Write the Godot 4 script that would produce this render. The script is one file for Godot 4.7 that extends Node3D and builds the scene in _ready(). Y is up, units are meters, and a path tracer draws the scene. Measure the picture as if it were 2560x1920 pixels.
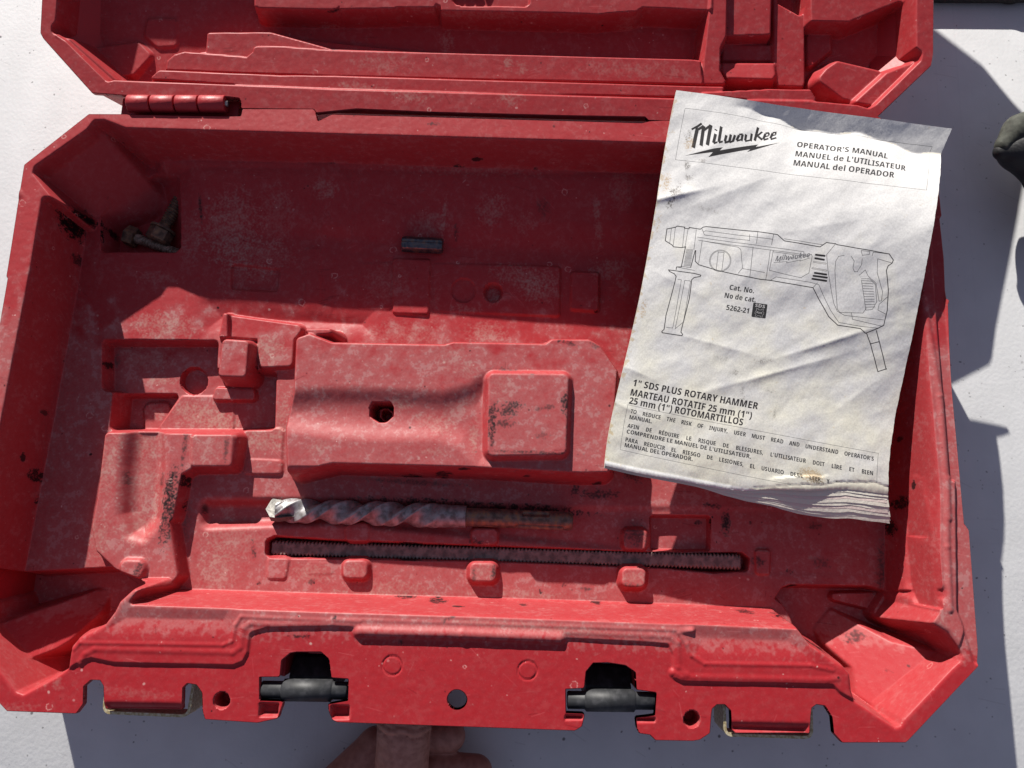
extends Node3D
# An open red moulded tool case on a white table, lit by a low sun: a booklet, a masonry bit, a threaded rod,
# two rusty bolts and a short sleeve lie in it; a hand holds its front edge. Plan lists are millimetres; y = 0 is the case rim.

const ADD := 0
const CUT := 1
const RIB := 2
const RIM := 65.0          # the rim stands 65 mm above the table
const SUN := Vector3(-0.873, 1.0, -2.165)

var base_ops := []
var base_outline := []
var base_holes := []
var lid_ops := []
var lid_outline := []
var logo_strokes := []
var logo_bolt := []
var draw_heavy := []
var draw_light := []
var draw_bars := []
var draw_bar_frames := []
var dial := []
var lip_top := []
var lip_bottom := []
var paper_poly := []
var dust_marks := []
var black_marks := []
var rng := RandomNumberGenerator.new()


func _ready():
	rng.seed = 7
	var cam := Camera3D.new()
	cam.name = "camera"
	cam.fov = 51.37
	cam.near = 0.01
	cam.far = 20.0
	cam.transform = Transform3D(Basis(Vector3(0.99950903, -0.00189769, -0.03127444), Vector3(-0.03039975, 0.18293482, -0.98265493), Vector3(0.00758596, 0.98312321, 0.18278731)).orthonormalized(), Vector3(0.02445, 0.40799 + RIM * 0.001, 0.0974))
	add_child(cam)
	cam.current = true
	var env := Environment.new()
	env.background_mode = Environment.BG_SKY
	var sm := ProceduralSkyMaterial.new()
	sm.sky_top_color = Color(0.44, 0.46, 0.56)
	sm.sky_horizon_color = Color(0.64, 0.64, 0.70)
	sm.sky_curve = 0.2
	sm.ground_bottom_color = Color(0.30, 0.28, 0.27)
	sm.ground_horizon_color = Color(0.45, 0.44, 0.44)
	sm.sky_energy_multiplier = 0.72
	sm.ground_energy_multiplier = 0.6
	var sky := Sky.new()
	sky.sky_material = sm
	env.sky = sky
	env.tonemap_mode = Environment.TONE_MAPPER_LINEAR
	env.tonemap_exposure = 1.55
	env.sdfgi_enabled = true
	env.ssao_enabled = true
	env.ssil_enabled = true
	var we := WorldEnvironment.new()
	we.name = "world_environment"
	we.environment = env
	add_child(we)
	var sun := DirectionalLight3D.new()
	sun.name = "sun"
	sun.light_energy = 1.5
	sun.light_color = Color(1.0, 0.98, 0.95)
	sun.light_angular_distance = 0.5
	sun.shadow_enabled = true
	add_child(sun)
	sun.look_at_from_position(SUN, Vector3.ZERO, Vector3.UP)

	case_lists()
	print_lists()
	make_table()
	make_case()
	make_booklet()
	make_drill_bit()
	make_rod()
	make_bolts()
	make_sleeve()
	make_hand()
	make_tools()


# ------------------------------------------------------------------ helpers

func tag(o: Node3D, label: String, category: String, kind := "", group := ""):
	if label != "":
		o.set_meta("label", label)
	if category != "":
		o.set_meta("category", category)
	if kind != "":
		o.set_meta("kind", kind)
	if group != "":
		o.set_meta("group", group)


func thing(called: String, at: Vector3) -> Node3D:
	var o := Node3D.new()
	o.name = called
	o.position = at
	add_child(o, true)
	return o


# commits a mesh whose vertices are in world space as a part of its thing
func part(called: String, mesh: Mesh, m: Material, parent: Node3D) -> MeshInstance3D:
	var o := MeshInstance3D.new()
	o.name = called
	o.mesh = mesh
	o.material_override = m
	parent.add_child(o, true)
	if parent != self:
		var at := Vector3.ZERO
		var n: Node = parent
		while n is Node3D and n != self:
			at += n.position
			n = n.get_parent()
		o.position = -at
	return o


func mm(x: float, y: float, z: float) -> Vector3:
	return Vector3(x, y + RIM, z) * 0.001


func mat(c: Color, rough: float, metal := 0.0) -> StandardMaterial3D:
	var m := StandardMaterial3D.new()
	m.albedo_color = c.linear_to_srgb()
	m.roughness = rough
	m.metallic = metal
	return m


func noise(freq: float, s: int, octaves := 4) -> FastNoiseLite:
	var n := FastNoiseLite.new()
	n.noise_type = FastNoiseLite.TYPE_SIMPLEX_SMOOTH
	n.frequency = freq
	n.seed = s
	n.fractal_octaves = octaves
	return n


func noise_bytes(w: int, h: int, freq: float, s: int, octaves := 4) -> PackedByteArray:
	return noise(freq, s, octaves).get_image(w, h, false, false, false).get_data()


func bump_texture(freq: float, s: int, strength: float, octaves := 3, side := 512) -> NoiseTexture2D:
	var t := NoiseTexture2D.new()
	t.width = side
	t.height = side
	t.seamless = true
	t.noise = noise(freq, s, octaves)
	t.as_normal_map = true
	t.bump_strength = strength
	return t


func triplanar_bump(m: StandardMaterial3D, freq: float, s: int, strength: float, per_metre: float, scale := 1.0):
	m.normal_enabled = true
	m.normal_texture = bump_texture(freq, s, strength)
	m.normal_scale = scale
	m.uv1_triplanar = true
	m.uv1_world_triplanar = true
	m.uv1_scale = Vector3.ONE * per_metre


func grain_texture(freq: float, s: int, a: Color, b: Color, c: Color) -> NoiseTexture2D:
	var t := NoiseTexture2D.new()
	t.width = 512
	t.height = 512
	t.seamless = true
	t.noise = noise(freq, s, 5)
	var g := Gradient.new()
	g.offsets = PackedFloat32Array([0.25, 0.5, 0.75])
	g.colors = PackedColorArray([a.linear_to_srgb(), b.linear_to_srgb(), c.linear_to_srgb()])
	t.color_ramp = g
	return t


# a surface of revolution about the line a-b: profile of (distance along in mm, radius in mm)
func lathe(st: SurfaceTool, a: Vector3, dir: Vector3, profile: Array, sides := 24, flat := false, start := 0.0):
	var d := dir.normalized()
	var u := d.cross(Vector3.UP if absf(d.y) < 0.9 else Vector3.RIGHT).normalized()
	var v := d.cross(u)
	st.set_smooth_group(-1 if flat else 1)
	for i in profile.size() - 1:
		for k in sides:
			var q := []
			for e in [[i, k], [i + 1, k], [i + 1, k + 1], [i, k + 1]]:
				var t := TAU * float(e[1]) / sides + start
				q.append(a + (d * profile[e[0]].x + (u * cos(t) + v * sin(t)) * profile[e[0]].y) * 0.001)
			for n in [0, 2, 1, 0, 3, 2]:
				st.add_vertex(q[n])
	for e in [0, profile.size() - 1]:
		if profile[e].y > 0.01:
			st.set_smooth_group(-1)
			for k in sides:
				var t0 := TAU * float(k) / sides + start
				var t1 := TAU * float(k + 1) / sides + start
				var c: Vector3 = a + d * profile[e].x * 0.001
				var p0: Vector3 = c + (u * cos(t0) + v * sin(t0)) * profile[e].y * 0.001
				var p1: Vector3 = c + (u * cos(t1) + v * sin(t1)) * profile[e].y * 0.001
				for w in ([c, p0, p1] if e == 0 else [c, p1, p0]):
					st.add_vertex(w)


func begin() -> SurfaceTool:
	var st := SurfaceTool.new()
	st.begin(Mesh.PRIMITIVE_TRIANGLES)
	return st


func done(st: SurfaceTool) -> ArrayMesh:
	st.generate_normals()
	return st.commit()


# a bent round wire through points (mm, case frame)
func wire(st: SurfaceTool, pts: Array, r: float, sides := 10):
	st.set_smooth_group(1)
	var rings := []
	for i in pts.size():
		var d: Vector3 = (pts[mini(i + 1, pts.size() - 1)] - pts[maxi(i - 1, 0)]).normalized()
		var u := d.cross(Vector3.UP if absf(d.y) < 0.9 else Vector3.RIGHT).normalized()
		var v := d.cross(u)
		var ring := []
		for k in sides:
			var t := TAU * k / sides
			ring.append(pts[i] + (u * cos(t) + v * sin(t)) * r)
		rings.append(ring)
	for i in pts.size() - 1:
		for k in sides:
			var n := (k + 1) % sides
			for w in [rings[i][k], rings[i + 1][n], rings[i + 1][k], rings[i][k], rings[i][n], rings[i + 1][n]]:
				st.add_vertex(w)


func rounded_path(pts: Array, r: float) -> Array:
	var out := [pts[0]]
	for i in range(1, pts.size() - 1):
		var a: Vector3 = pts[i] + (pts[i - 1] - pts[i]).normalized() * r
		var b: Vector3 = pts[i] + (pts[i + 1] - pts[i]).normalized() * r
		for k in 6:
			var t := k / 5.0
			out.append(a.lerp(pts[i], t).lerp(pts[i].lerp(b, t), t))
	out.append(pts[-1])
	return out


# ------------------------------------------------------------------ the moulded shells: a height field cut to an outline

func to_poly(a: Array, grow := 0.0) -> Array:
	var p := PackedVector2Array()
	for i in a.size() / 2:
		p.append(Vector2(a[2 * i], a[2 * i + 1]))
	if grow == 0.0:
		return [p]
	var r := Geometry2D.offset_polygon(p, grow, Geometry2D.JOIN_MITER)
	var out := []
	for q in r:
		if not Geometry2D.is_polygon_clockwise(q) or r.size() == 1:
			out.append(q)
	return out if out.size() > 0 else [p]


# signed distances to a polygon on a window of the grid, negative inside
func field(polys: Array, x0: int, x1: int, z0: int, z1: int, gx: PackedFloat32Array, gz: PackedFloat32Array) -> PackedFloat32Array:
	var out := PackedFloat32Array()
	out.resize((x1 - x0) * (z1 - z0))
	out.fill(1e9)
	for poly: PackedVector2Array in polys:
		var n := poly.size()
		var ax := PackedFloat32Array()
		var az := PackedFloat32Array()
		var ex := PackedFloat32Array()
		var ez := PackedFloat32Array()
		var el := PackedFloat32Array()
		for i in n:
			var p := poly[i]
			var q := poly[(i + 1) % n]
			ax.append(p.x)
			az.append(p.y)
			ex.append(q.x - p.x)
			ez.append(q.y - p.y)
			el.append(maxf((q - p).length_squared(), 1e-6))
		var at := 0
		for j in range(z0, z1):
			var z := gz[j]
			for i in range(x0, x1):
				var x := gx[i]
				var best := 1e9
				var inside := false
				for k in n:
					var wx := x - ax[k]
					var wz := z - az[k]
					var dx := ex[k]
					var dz := ez[k]
					var t := clampf((wx * dx + wz * dz) / el[k], 0.0, 1.0)
					var rx := wx - dx * t
					var rz := wz - dz * t
					best = minf(best, rx * rx + rz * rz)
					if (wz < 0.0) != (wz - dz < 0.0) and wx < dx * wz / dz:
						inside = not inside
				var d := -sqrt(best) if inside else sqrt(best)
				if d < out[at]:
					out[at] = d
				at += 1
	return out


func window(polys: Array, margin: float, gx: PackedFloat32Array, gz: PackedFloat32Array) -> Array:
	var lo := Vector2(1e9, 1e9)
	var hi := -lo
	for p: PackedVector2Array in polys:
		for v in p:
			lo = lo.min(v)
			hi = hi.max(v)
	return [maxi(gx.bsearch(lo.x - margin), 0), mini(gx.bsearch(hi.x + margin), gx.size()), maxi(gz.bsearch(lo.y - margin), 0), mini(gz.bsearch(hi.y + margin), gz.size())]


func shell(ops: Array, outline: Array, holes: Array, gx: PackedFloat32Array, gz: PackedFloat32Array, uv_from: Vector2, uv_size: Vector2, wobble_seed: int) -> ArrayMesh:
	var nx := gx.size()
	var nz := gz.size()
	var h := PackedFloat32Array()
	h.resize(nx * nz)
	for op in ops:
		if op[0] == RIB:
			var line: Array = to_poly(op[3])[0]if false else [to_poly(op[3])[0]]
			var pts: PackedVector2Array = line[0]
			var r: float = op[2]
			for s in pts.size() - 1:
				var a := pts[s]
				var b := pts[s + 1]
				var w := window([PackedVector2Array([a, b])], r * 1.6, gx, gz)
				var e := b - a
				var el := maxf(e.length_squared(), 1e-6)
				for j in range(w[2], w[3]):
					for i in range(w[0], w[1]):
						var p := Vector2(gx[i], gz[j]) - a
						var d := (p - e * clampf(p.dot(e) / el, 0.0, 1.0)).length() / r
						var c: float = op[1] - d * d * 3.0
						var o := h[j * nx + i]
						if c > o - 1.5:
							var kk := maxf(1.0 - absf(c - o), 0.0)
							h[j * nx + i] = maxf(c, o) + kk * kk * 0.25
			continue
		var y: float = op[1]
		var slope: float = op[2]
		var k1: float = op[3]
		var k2: float = op[4]
		var tx: float = op[5]
		var tz: float = op[6]
		var cr: float = op[7]
		var polys := to_poly(op[8], -cr)
		var mid := Vector2.ZERO
		var raw: PackedVector2Array = to_poly(op[8])[0]
		for v in raw:
			mid += v / raw.size()
		var margin: float = (62.0 if op[0] == ADD else 12.0) / slope + cr + 3.0
		var w := window(polys, minf(margin, 45.0), gx, gz)
		var f := field(polys, w[0], w[1], w[2], w[3], gx, gz)
		var at := 0
		if op[0] == ADD:
			for j in range(w[2], w[3]):
				for i in range(w[0], w[1]):
					var sd := f[at] - cr
					at += 1
					var top := y + tx * (gx[i] - mid.x) + tz * (gz[j] - mid.y)
					var side := top - sd * slope
					var kk := maxf(k1 - absf(top - side), 0.0)
					var c := minf(top, side) - kk * kk / (4.0 * k1)
					var o := h[j * nx + i]
					kk = maxf(k2 - absf(c - o), 0.0)
					h[j * nx + i] = maxf(c, o) + kk * kk / (4.0 * k2)
		else:
			var ref: float = op[9]
			for j in range(w[2], w[3]):
				for i in range(w[0], w[1]):
					var sd := f[at] - cr
					at += 1
					var low := y + tx * (gx[i] - mid.x) + tz * (gz[j] - mid.y)
					var side := ref + sd * slope
					var kk := maxf(k1 - absf(low - side), 0.0)
					var c := maxf(low, side) + kk * kk / (4.0 * k1)
					var o := h[j * nx + i]
					kk = maxf(k2 - absf(c - o), 0.0)
					h[j * nx + i] = minf(c, o) - kk * kk / (4.0 * k2)
	# sink marks and slight warping of the moulding
	var n1 := noise(0.012, wobble_seed, 2)
	var n2 := noise(0.09, wobble_seed + 1, 2)
	for j in nz:
		for i in nx:
			h[j * nx + i] += n1.get_noise_2d(gx[i], gz[j]) * 0.18 + n2.get_noise_2d(gx[i], gz[j]) * 0.05
	var o := field(to_poly(outline), 0, nx, 0, nz, gx, gz)
	for a in holes:
		var polys := to_poly(a)
		var w := window(polys, 3.0, gx, gz)
		var f := field(polys, w[0], w[1], w[2], w[3], gx, gz)
		var at := 0
		for j in range(w[2], w[3]):
			for i in range(w[0], w[1]):
				o[j * nx + i] = maxf(o[j * nx + i], -f[at])
				at += 1
	var vs := PackedVector3Array()
	var ns := PackedVector3Array()
	var us := PackedVector2Array()
	var ix := PackedInt32Array()
	var id := PackedInt32Array()
	id.resize(nx * nz)
	id.fill(-1)
	var nrm := PackedVector3Array()
	nrm.resize(nx * nz)
	for j in nz:
		for i in nx:
			var at := j * nx + i
			if o[at] > 3.0:
				continue
			var i0 := maxi(i - 1, 0)
			var i1 := mini(i + 1, nx - 1)
			var j0 := maxi(j - 1, 0)
			var j1 := mini(j + 1, nz - 1)
			var n := Vector3(-(h[j * nx + i1] - h[j * nx + i0]) / (gx[i1] - gx[i0]), 1.0, -(h[j1 * nx + i] - h[j0 * nx + i]) / (gz[j1] - gz[j0])).normalized()
			nrm[at] = n
			if o[at] <= 0.0:
				id[at] = vs.size()
				vs.append(Vector3(gx[i], h[at] + RIM, gz[j]) * 0.001)
				ns.append(n)
				us.append((Vector2(gx[i], gz[j]) - uv_from) / uv_size)
	var rim := []
	for j in nz - 1:
		for i in nx - 1:
			var c := [j * nx + i, j * nx + i + 1, (j + 1) * nx + i + 1, (j + 1) * nx + i]
			var a0 := id[c[0]]
			var a1 := id[c[1]]
			var a2 := id[c[2]]
			var a3 := id[c[3]]
			if a0 >= 0 and a1 >= 0 and a2 >= 0 and a3 >= 0:
				if absf(h[c[0]] - h[c[2]]) < absf(h[c[1]] - h[c[3]]):
					ix.append_array([a0, a1, a2, a0, a2, a3])
				else:
					ix.append_array([a0, a1, a3, a1, a2, a3])
			elif a0 >= 0 or a1 >= 0 or a2 >= 0 or a3 >= 0:
				# a cell that the outline crosses: clip it
				var loop := []
				var cuts := []
				for e in 4:
					var p: int = c[e]
					var q: int = c[(e + 1) % 4]
					if id[p] >= 0:
						loop.append(id[p])
					if (id[p] >= 0) != (id[q] >= 0):
						var t := clampf(o[p] / (o[p] - o[q]), 0.0, 1.0)
						var P := Vector3(gx[p % nx], h[p] + RIM, gz[p / nx])
						var Q := Vector3(gx[q % nx], h[q] + RIM, gz[q / nx])
						var v := P.lerp(Q, t)
						loop.append(vs.size())
						cuts.append(vs.size())
						vs.append(v * 0.001)
						ns.append(nrm[p].lerp(nrm[q], t).normalized())
						us.append((Vector2(v.x, v.z) - uv_from) / uv_size)
				for e in range(1, loop.size() - 1):
					ix.append_array([loop[0], loop[e], loop[e + 1]])
				if cuts.size() == 2:
					rim.append([cuts[0], cuts[1], Vector3(o[c[1]] - o[c[0]] + o[c[2]] - o[c[3]], 0, o[c[3]] - o[c[0]] + o[c[2]] - o[c[1]]).normalized()])
	# the cut edge: a small round-over and 2.6 mm of wall
	for e in rim:
		var out: Vector3 = e[2]
		var rows := [[0.0, 0.0, 0.6], [0.35, 0.35, 0.3], [0.45, 0.8, 0.0], [0.45, 3.2, 0.0], [-0.3, 3.6, -0.8], [-1.6, 3.6, -1.0]]
		for r in rows.size() - 1:
			var b0 := vs.size()
			for s in [[e[0], r], [e[1], r], [e[1], r + 1], [e[0], r + 1]]:
				var row: Array = rows[s[1]]
				vs.append(vs[s[0]] + (out * row[0] + Vector3.DOWN * row[1]) * 0.001)
				ns.append((out + Vector3.UP * row[2] * 1.5).normalized())
				us.append(us[s[0]])
			ix.append_array([b0, b0 + 2, b0 + 1, b0, b0 + 3, b0 + 2])
	var arr := []
	arr.resize(Mesh.ARRAY_MAX)
	arr[Mesh.ARRAY_VERTEX] = vs
	arr[Mesh.ARRAY_NORMAL] = ns
	arr[Mesh.ARRAY_TEX_UV] = us
	arr[Mesh.ARRAY_INDEX] = ix
	var m := ArrayMesh.new()
	m.add_surface_from_arrays(Mesh.PRIMITIVE_TRIANGLES, arr)
	return m


# the outer body under a shell: a closed, tapered box through two outlines (mm)
func hull(outline: Array, y0: float, y1: float, inset0: float, inset1: float, foot_outline := []) -> ArrayMesh:
	var st := begin()
	var a: PackedVector2Array = to_poly(outline)[0]
	var c := Vector2.ZERO
	for v in a:
		c += v / a.size()
	var rings := []
	for e in [[y0, inset0], [y1 + 4.0, inset1], [y1, inset1 + 3.0]]:
		var ring := []
		if foot_outline.size() and e[0] < y0:
			a = to_poly(foot_outline)[0]
		for i in a.size():
			var p := a[i]
			var n0 := (a[i] - a[i - 1]).normalized().orthogonal()
			var n1 := (a[(i + 1) % a.size()] - a[i]).normalized().orthogonal()
			var n := (n0 + n1).normalized()
			if n.dot(c - p) < 0.0:
				n = -n
			p += n * e[1] / maxf(n.dot(n0 if n0.dot(c - a[i]) > 0.0 else -n0), 0.4)
			ring.append(mm(p.x, e[0], p.y))
		rings.append(ring)
	for r in 2:
		for i in a.size():
			var k := (i + 1) % a.size()
			st.set_smooth_group(-1)
			for w in [rings[r][i], rings[r][k], rings[r + 1][k], rings[r][i], rings[r + 1][k], rings[r + 1][i]]:
				st.add_vertex(w)
	for r in [2]:
		for i in range(1, a.size() - 1):
			for w in [rings[r][0], rings[r][i], rings[r][i + 1]]:
				st.add_vertex(w)
	return done(st)


func steps(from: float, to: float, by: float) -> PackedFloat32Array:
	var a := PackedFloat32Array()
	var n := int(ceil((to - from) / by))
	for i in n + 1:
		a.append(from + (to - from) * i / n)
	return a


# ------------------------------------------------------------------ dusty red plastic

func plastic_texture(w: int, h: int, from: Vector2, size: Vector2, s: int, marks: bool) -> ImageTexture:
	var px := w / size.x
	var patch := noise_bytes(w, h, 0.055 / px, s, 4)
	var grain := noise_bytes(w, h, 0.55 / px, s + 1, 3)
	var blot := noise_bytes(w, h, 0.2 / px, s + 2, 4)
	var pores := noise_bytes(w, h, 1.4 / px, s + 5, 2)
	var lut := PackedByteArray()
	for i in 1025:
		lut.append(int(round(255.0 * Color(i / 1024.0, 0, 0).linear_to_srgb().r)))
	var d := PackedByteArray()
	d.resize(w * h * 3)
	var at := 0
	for i in w * h:
		# the rubbed front flange and the strip kept for the steep walls are cleaner than the floors
		var p := (patch[i] - 128.0) / 128.0
		var b := (blot[i] - 128.0) / 128.0
		var g := (grain[i] - 128.0) / 128.0
		var zone := 1.0
		if marks:
			var z := from.y + (i / w) / px
			if z > 196.0:
				zone = 0.4
			else:
				zone = lerpf(1.0, 0.12, smoothstep(145.0, 153.0, z + b * 10.0)) * lerpf(0.30, 1.0, smoothstep(-28.0, 6.0, z + p * 40.0))
		else:
			zone = 0.5 if i / w > h * 0.859 else 1.3
		var t := zone * (0.235 + p * 0.08 + b * 0.06 + g * 0.06 + smoothstep(0.16, 0.42, p * 0.6 + b * 0.7 + g * 0.35) * 0.15) + b * 0.012 + 0.012 + maxf(0.0, pores[i] - 184.0) * 0.002
		t = clampf(t, 0.0, 0.45)
		d[at] = lut[int(1024.0 * (0.37 + (0.54 - 0.37) * t))]
		d[at + 1] = lut[int(1024.0 * (0.009 + 0.37 * t))]
		d[at + 2] = lut[int(1024.0 * (0.016 + 0.345 * t))]
		at += 3
	var img := Image.create_from_data(w, h, false, Image.FORMAT_RGB8, d)
	var r := RandomNumberGenerator.new()
	r.seed = s
	if marks:
		for m in dust_marks:
			blotch(img, (Vector2(m[0], m[1]) - from) * px, Vector2(m[2], m[3]) * px, m[4], Color(0.70, 0.56, 0.51), m[5] * 0.66, grain, blot, 0.36, 2.6)
		for m in black_marks:
			blotch(img, (Vector2(m[0], m[1]) - from) * px, Vector2(m[2], m[3]) * px, m[4], Color(0.13, 0.10, 0.105), m[5] * 0.9, grain, blot, 0.40, 3.2)
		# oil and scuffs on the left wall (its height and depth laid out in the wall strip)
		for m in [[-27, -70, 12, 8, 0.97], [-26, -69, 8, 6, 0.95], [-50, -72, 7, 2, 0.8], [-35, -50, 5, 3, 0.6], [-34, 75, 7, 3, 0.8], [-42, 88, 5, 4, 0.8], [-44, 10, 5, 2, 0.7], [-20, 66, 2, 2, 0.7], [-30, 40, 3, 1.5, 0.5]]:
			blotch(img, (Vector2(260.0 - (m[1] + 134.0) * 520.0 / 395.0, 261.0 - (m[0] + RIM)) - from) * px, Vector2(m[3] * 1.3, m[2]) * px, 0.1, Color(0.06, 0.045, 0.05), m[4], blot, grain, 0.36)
	# hair scratches, chips and cement flecks
	for k in int(w * h / 4200.0):
		var p := Vector2(r.randf() * w, r.randf() * h)
		var ang := r.randf() * TAU if r.randf() < 0.5 else r.randf_range(-0.25, 0.25)
		var len := r.randf_range(1.5, 11.0) * px
		var c := Color(0.86, 0.56, 0.55) if r.randf() < 0.75 else Color(0.32, 0.05, 0.07)
		stroke(img, p, p + Vector2.from_angle(ang) * len, 0.55, c, r.randf_range(0.08, 0.36))
	for k in int(w * h / 2600.0):
		var p := Vector2(r.randf() * w, r.randf() * h)
		var q := r.randf()
		var c := Color(0.80, 0.68, 0.64) if q < 0.7 else (Color(0.93, 0.90, 0.86) if q < 0.76 else Color(0.14, 0.08, 0.09))
		stroke(img, p, p + Vector2.from_angle(r.randf() * TAU) * r.randf() * 1.6, r.randf_range(0.4, 1.2) if r.randf() < 0.93 else 2.0, c, r.randf_range(0.3, 0.85))
	# rubbed scuffs: bundles of fine parallel scratches
	for k in int(w * h / 26000.0):
		var p := Vector2(r.randf() * w, r.randf() * h)
		var ang := r.randf_range(-0.5, 0.5) if r.randf() < 0.7 else r.randf() * TAU
		var c := Color(0.84, 0.60, 0.58) if r.randf() < 0.7 else Color(0.24, 0.07, 0.08)
		for q in r.randi_range(3, 9):
			var o := p + Vector2(r.randf_range(-1, 1), r.randf_range(-1, 1)) * 2.2 * px
			stroke(img, o, o + Vector2.from_angle(ang + r.randf_range(-0.08, 0.08)) * r.randf_range(2, 9) * px, 0.5, c, r.randf_range(0.07, 0.24))
	# dried splash rings
	for k in int(w * h / 42000.0):
		var p := Vector2(r.randf() * w, r.randf() * h)
		var rad := r.randf_range(0.7, 1.9) * px
		var prev := p + Vector2(rad, 0)
		for q in range(1, 11):
			var nx := p + Vector2.from_angle(TAU * q / 10.0) * rad * r.randf_range(0.8, 1.2)
			if r.randf() < 0.7:
				stroke(img, prev, nx, 0.9, Color(0.84, 0.70, 0.66), 0.5)
			prev = nx
	return ImageTexture.create_from_image(img)


# a patch of matter with a ragged, grainy edge
func blotch(img: Image, c: Vector2, rad: Vector2, rot: float, col: Color, strength: float, n1: PackedByteArray, n2: PackedByteArray, edge: float, crisp := 4.5):
	var w := img.get_width()
	var h := img.get_height()
	var R := maxf(rad.x, rad.y) * 1.5
	var cs := cos(rot)
	var sn := sin(rot)
	for y in range(maxi(int(c.y - R), 0), mini(int(c.y + R), h)):
		for x in range(maxi(int(c.x - R), 0), mini(int(c.x + R), w)):
			var dx := x - c.x
			var dy := y - c.y
			var u := (dx * cs + dy * sn) / rad.x
			var v := (-dx * sn + dy * cs) / rad.y
			var q := u * u + v * v
			if q > 2.2:
				continue
			var n := (n1[y * w + x] * 0.55 + n2[y * w + x] * 0.45) / 255.0
			var a := clampf((n - edge + 0.12 - q * 0.17) * crisp, 0.0, 1.0) * strength
			if a > 0.01:
				img.set_pixel(x, y, img.get_pixel(x, y).lerp(col, a))


# an anti-aliased stroke (pixels)
func stroke(img: Image, a: Vector2, b: Vector2, r: float, c: Color, alpha := 1.0):
	var lo := a.min(b) - Vector2.ONE * (r + 1.0)
	var hi := a.max(b) + Vector2.ONE * (r + 1.0)
	var e := b - a
	var el := maxf(e.length_squared(), 1e-6)
	var w := img.get_width()
	var h := img.get_height()
	for y in range(maxi(int(lo.y), 0), mini(int(hi.y) + 1, h)):
		for x in range(maxi(int(lo.x), 0), mini(int(hi.x) + 1, w)):
			var p := Vector2(x, y) - a
			var d := (p - e * clampf(p.dot(e) / el, 0.0, 1.0)).length()
			var t := clampf(r + 0.5 - d, 0.0, 1.0) * alpha
			if t > 0.0:
				img.set_pixel(x, y, img.get_pixel(x, y).lerp(c, t))


func fill(img: Image, poly: PackedVector2Array, c: Color, alpha := 1.0):
	var lo := poly[0]
	var hi := poly[0]
	for p in poly:
		lo = lo.min(p)
		hi = hi.max(p)
	for y in range(maxi(int(lo.y), 0), mini(int(hi.y) + 2, img.get_height())):
		for x in range(maxi(int(lo.x), 0), mini(int(hi.x) + 2, img.get_width())):
			var n := 0
			for s in [Vector2(0.25, 0.25), Vector2(-0.25, 0.25), Vector2(0.25, -0.25), Vector2(-0.25, -0.25)]:
				if Geometry2D.is_point_in_polygon(Vector2(x, y) + s, poly):
					n += 1
			if n:
				img.set_pixel(x, y, img.get_pixel(x, y).lerp(c, alpha * n / 4.0))


func plastic(t: Texture2D, from: Vector2, size: Vector2) -> StandardMaterial3D:
	var m := mat(Color.WHITE, 0.47)
	m.albedo_texture = t
	m.uv1_triplanar = true
	m.uv1_triplanar_sharpness = 6.0
	m.uv1_scale = Vector3(1000.0 / size.x, 1000.0 / size.y, 1000.0 / size.y)
	m.uv1_offset = Vector3(-from.x / size.x, 0.0, -from.y / size.y)
	m.metallic_specular = 0.34
	m.normal_enabled = true
	m.normal_texture = bump_texture(0.2, 31, 2.0, 3)
	m.normal_scale = 0.05
	return m


# ------------------------------------------------------------------ the table

func make_table():
	var st := begin()
	var s := 1.6
	for w in [Vector3(-s, 0, -s), Vector3(s, 0, -s), Vector3(s, 0, s), Vector3(-s, 0, -s), Vector3(s, 0, s), Vector3(-s, 0, s)]:
		st.set_uv(Vector2(w.x, w.z) / (2.0 * s) + Vector2.ONE * 0.5)
		st.add_vertex(w)
	for e in [[Vector3(-s, 0, s), Vector3(s, 0, s)], [Vector3(s, 0, s), Vector3(s, 0, -s)], [Vector3(s, 0, -s), Vector3(-s, 0, -s)], [Vector3(-s, 0, -s), Vector3(-s, 0, s)]]:
		var dn := Vector3.DOWN * 0.03
		for w in [e[0], e[1], e[1] + dn, e[0], e[1] + dn, e[0] + dn]:
			st.add_vertex(w)
	var m := mat(Color.WHITE, 0.55)
	# matt white paint with an orange-peel roller texture and specks of dirt
	var img := Image.create(1024, 1024, false, Image.FORMAT_RGB8)
	var n := noise_bytes(1024, 1024, 0.012, 3, 4)
	var d := PackedByteArray()
	d.resize(1024 * 1024 * 3)
	for i in 1024 * 1024:
		var v := 214.0 + (n[i] - 128.0) * 0.06
		d[3 * i] = int(v)
		d[3 * i + 1] = int(v + 1.0)
		d[3 * i + 2] = int(v + 1.5)
	img = Image.create_from_data(1024, 1024, false, Image.FORMAT_RGB8, d)
	var r := RandomNumberGenerator.new()
	r.seed = 5
	for k in 800:
		var p := Vector2(r.randf(), r.randf()) * 1024.0
		stroke(img, p, p + Vector2.from_angle(r.randf() * TAU) * r.randf() * 1.5, r.randf_range(0.3, 1.1) if r.randf() < 0.96 else 1.9, Color(0.16, 0.15, 0.15), r.randf_range(0.2, 0.8))
	for k in 120:
		var p := Vector2(r.randf(), r.randf()) * 1024.0
		stroke(img, p, p + Vector2.from_angle(r.randf() * 0.6) * r.randf_range(4, 40), 0.4, Color(0.45, 0.44, 0.44), 0.25)
	m.albedo_texture = ImageTexture.create_from_image(img)
	m.uv1_triplanar = true
	m.uv1_world_triplanar = true
	m.uv1_scale = Vector3.ONE * 2.6
	m.normal_enabled = true
	m.normal_texture = bump_texture(0.11, 12, 5.0, 3, 1024)
	m.normal_scale = 0.055
	var o := part("tabletop", done(st), m, self)
	tag(o, "white painted tabletop with a fine orange-peel texture under the open red case", "", "structure")


# ------------------------------------------------------------------ the case

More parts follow.
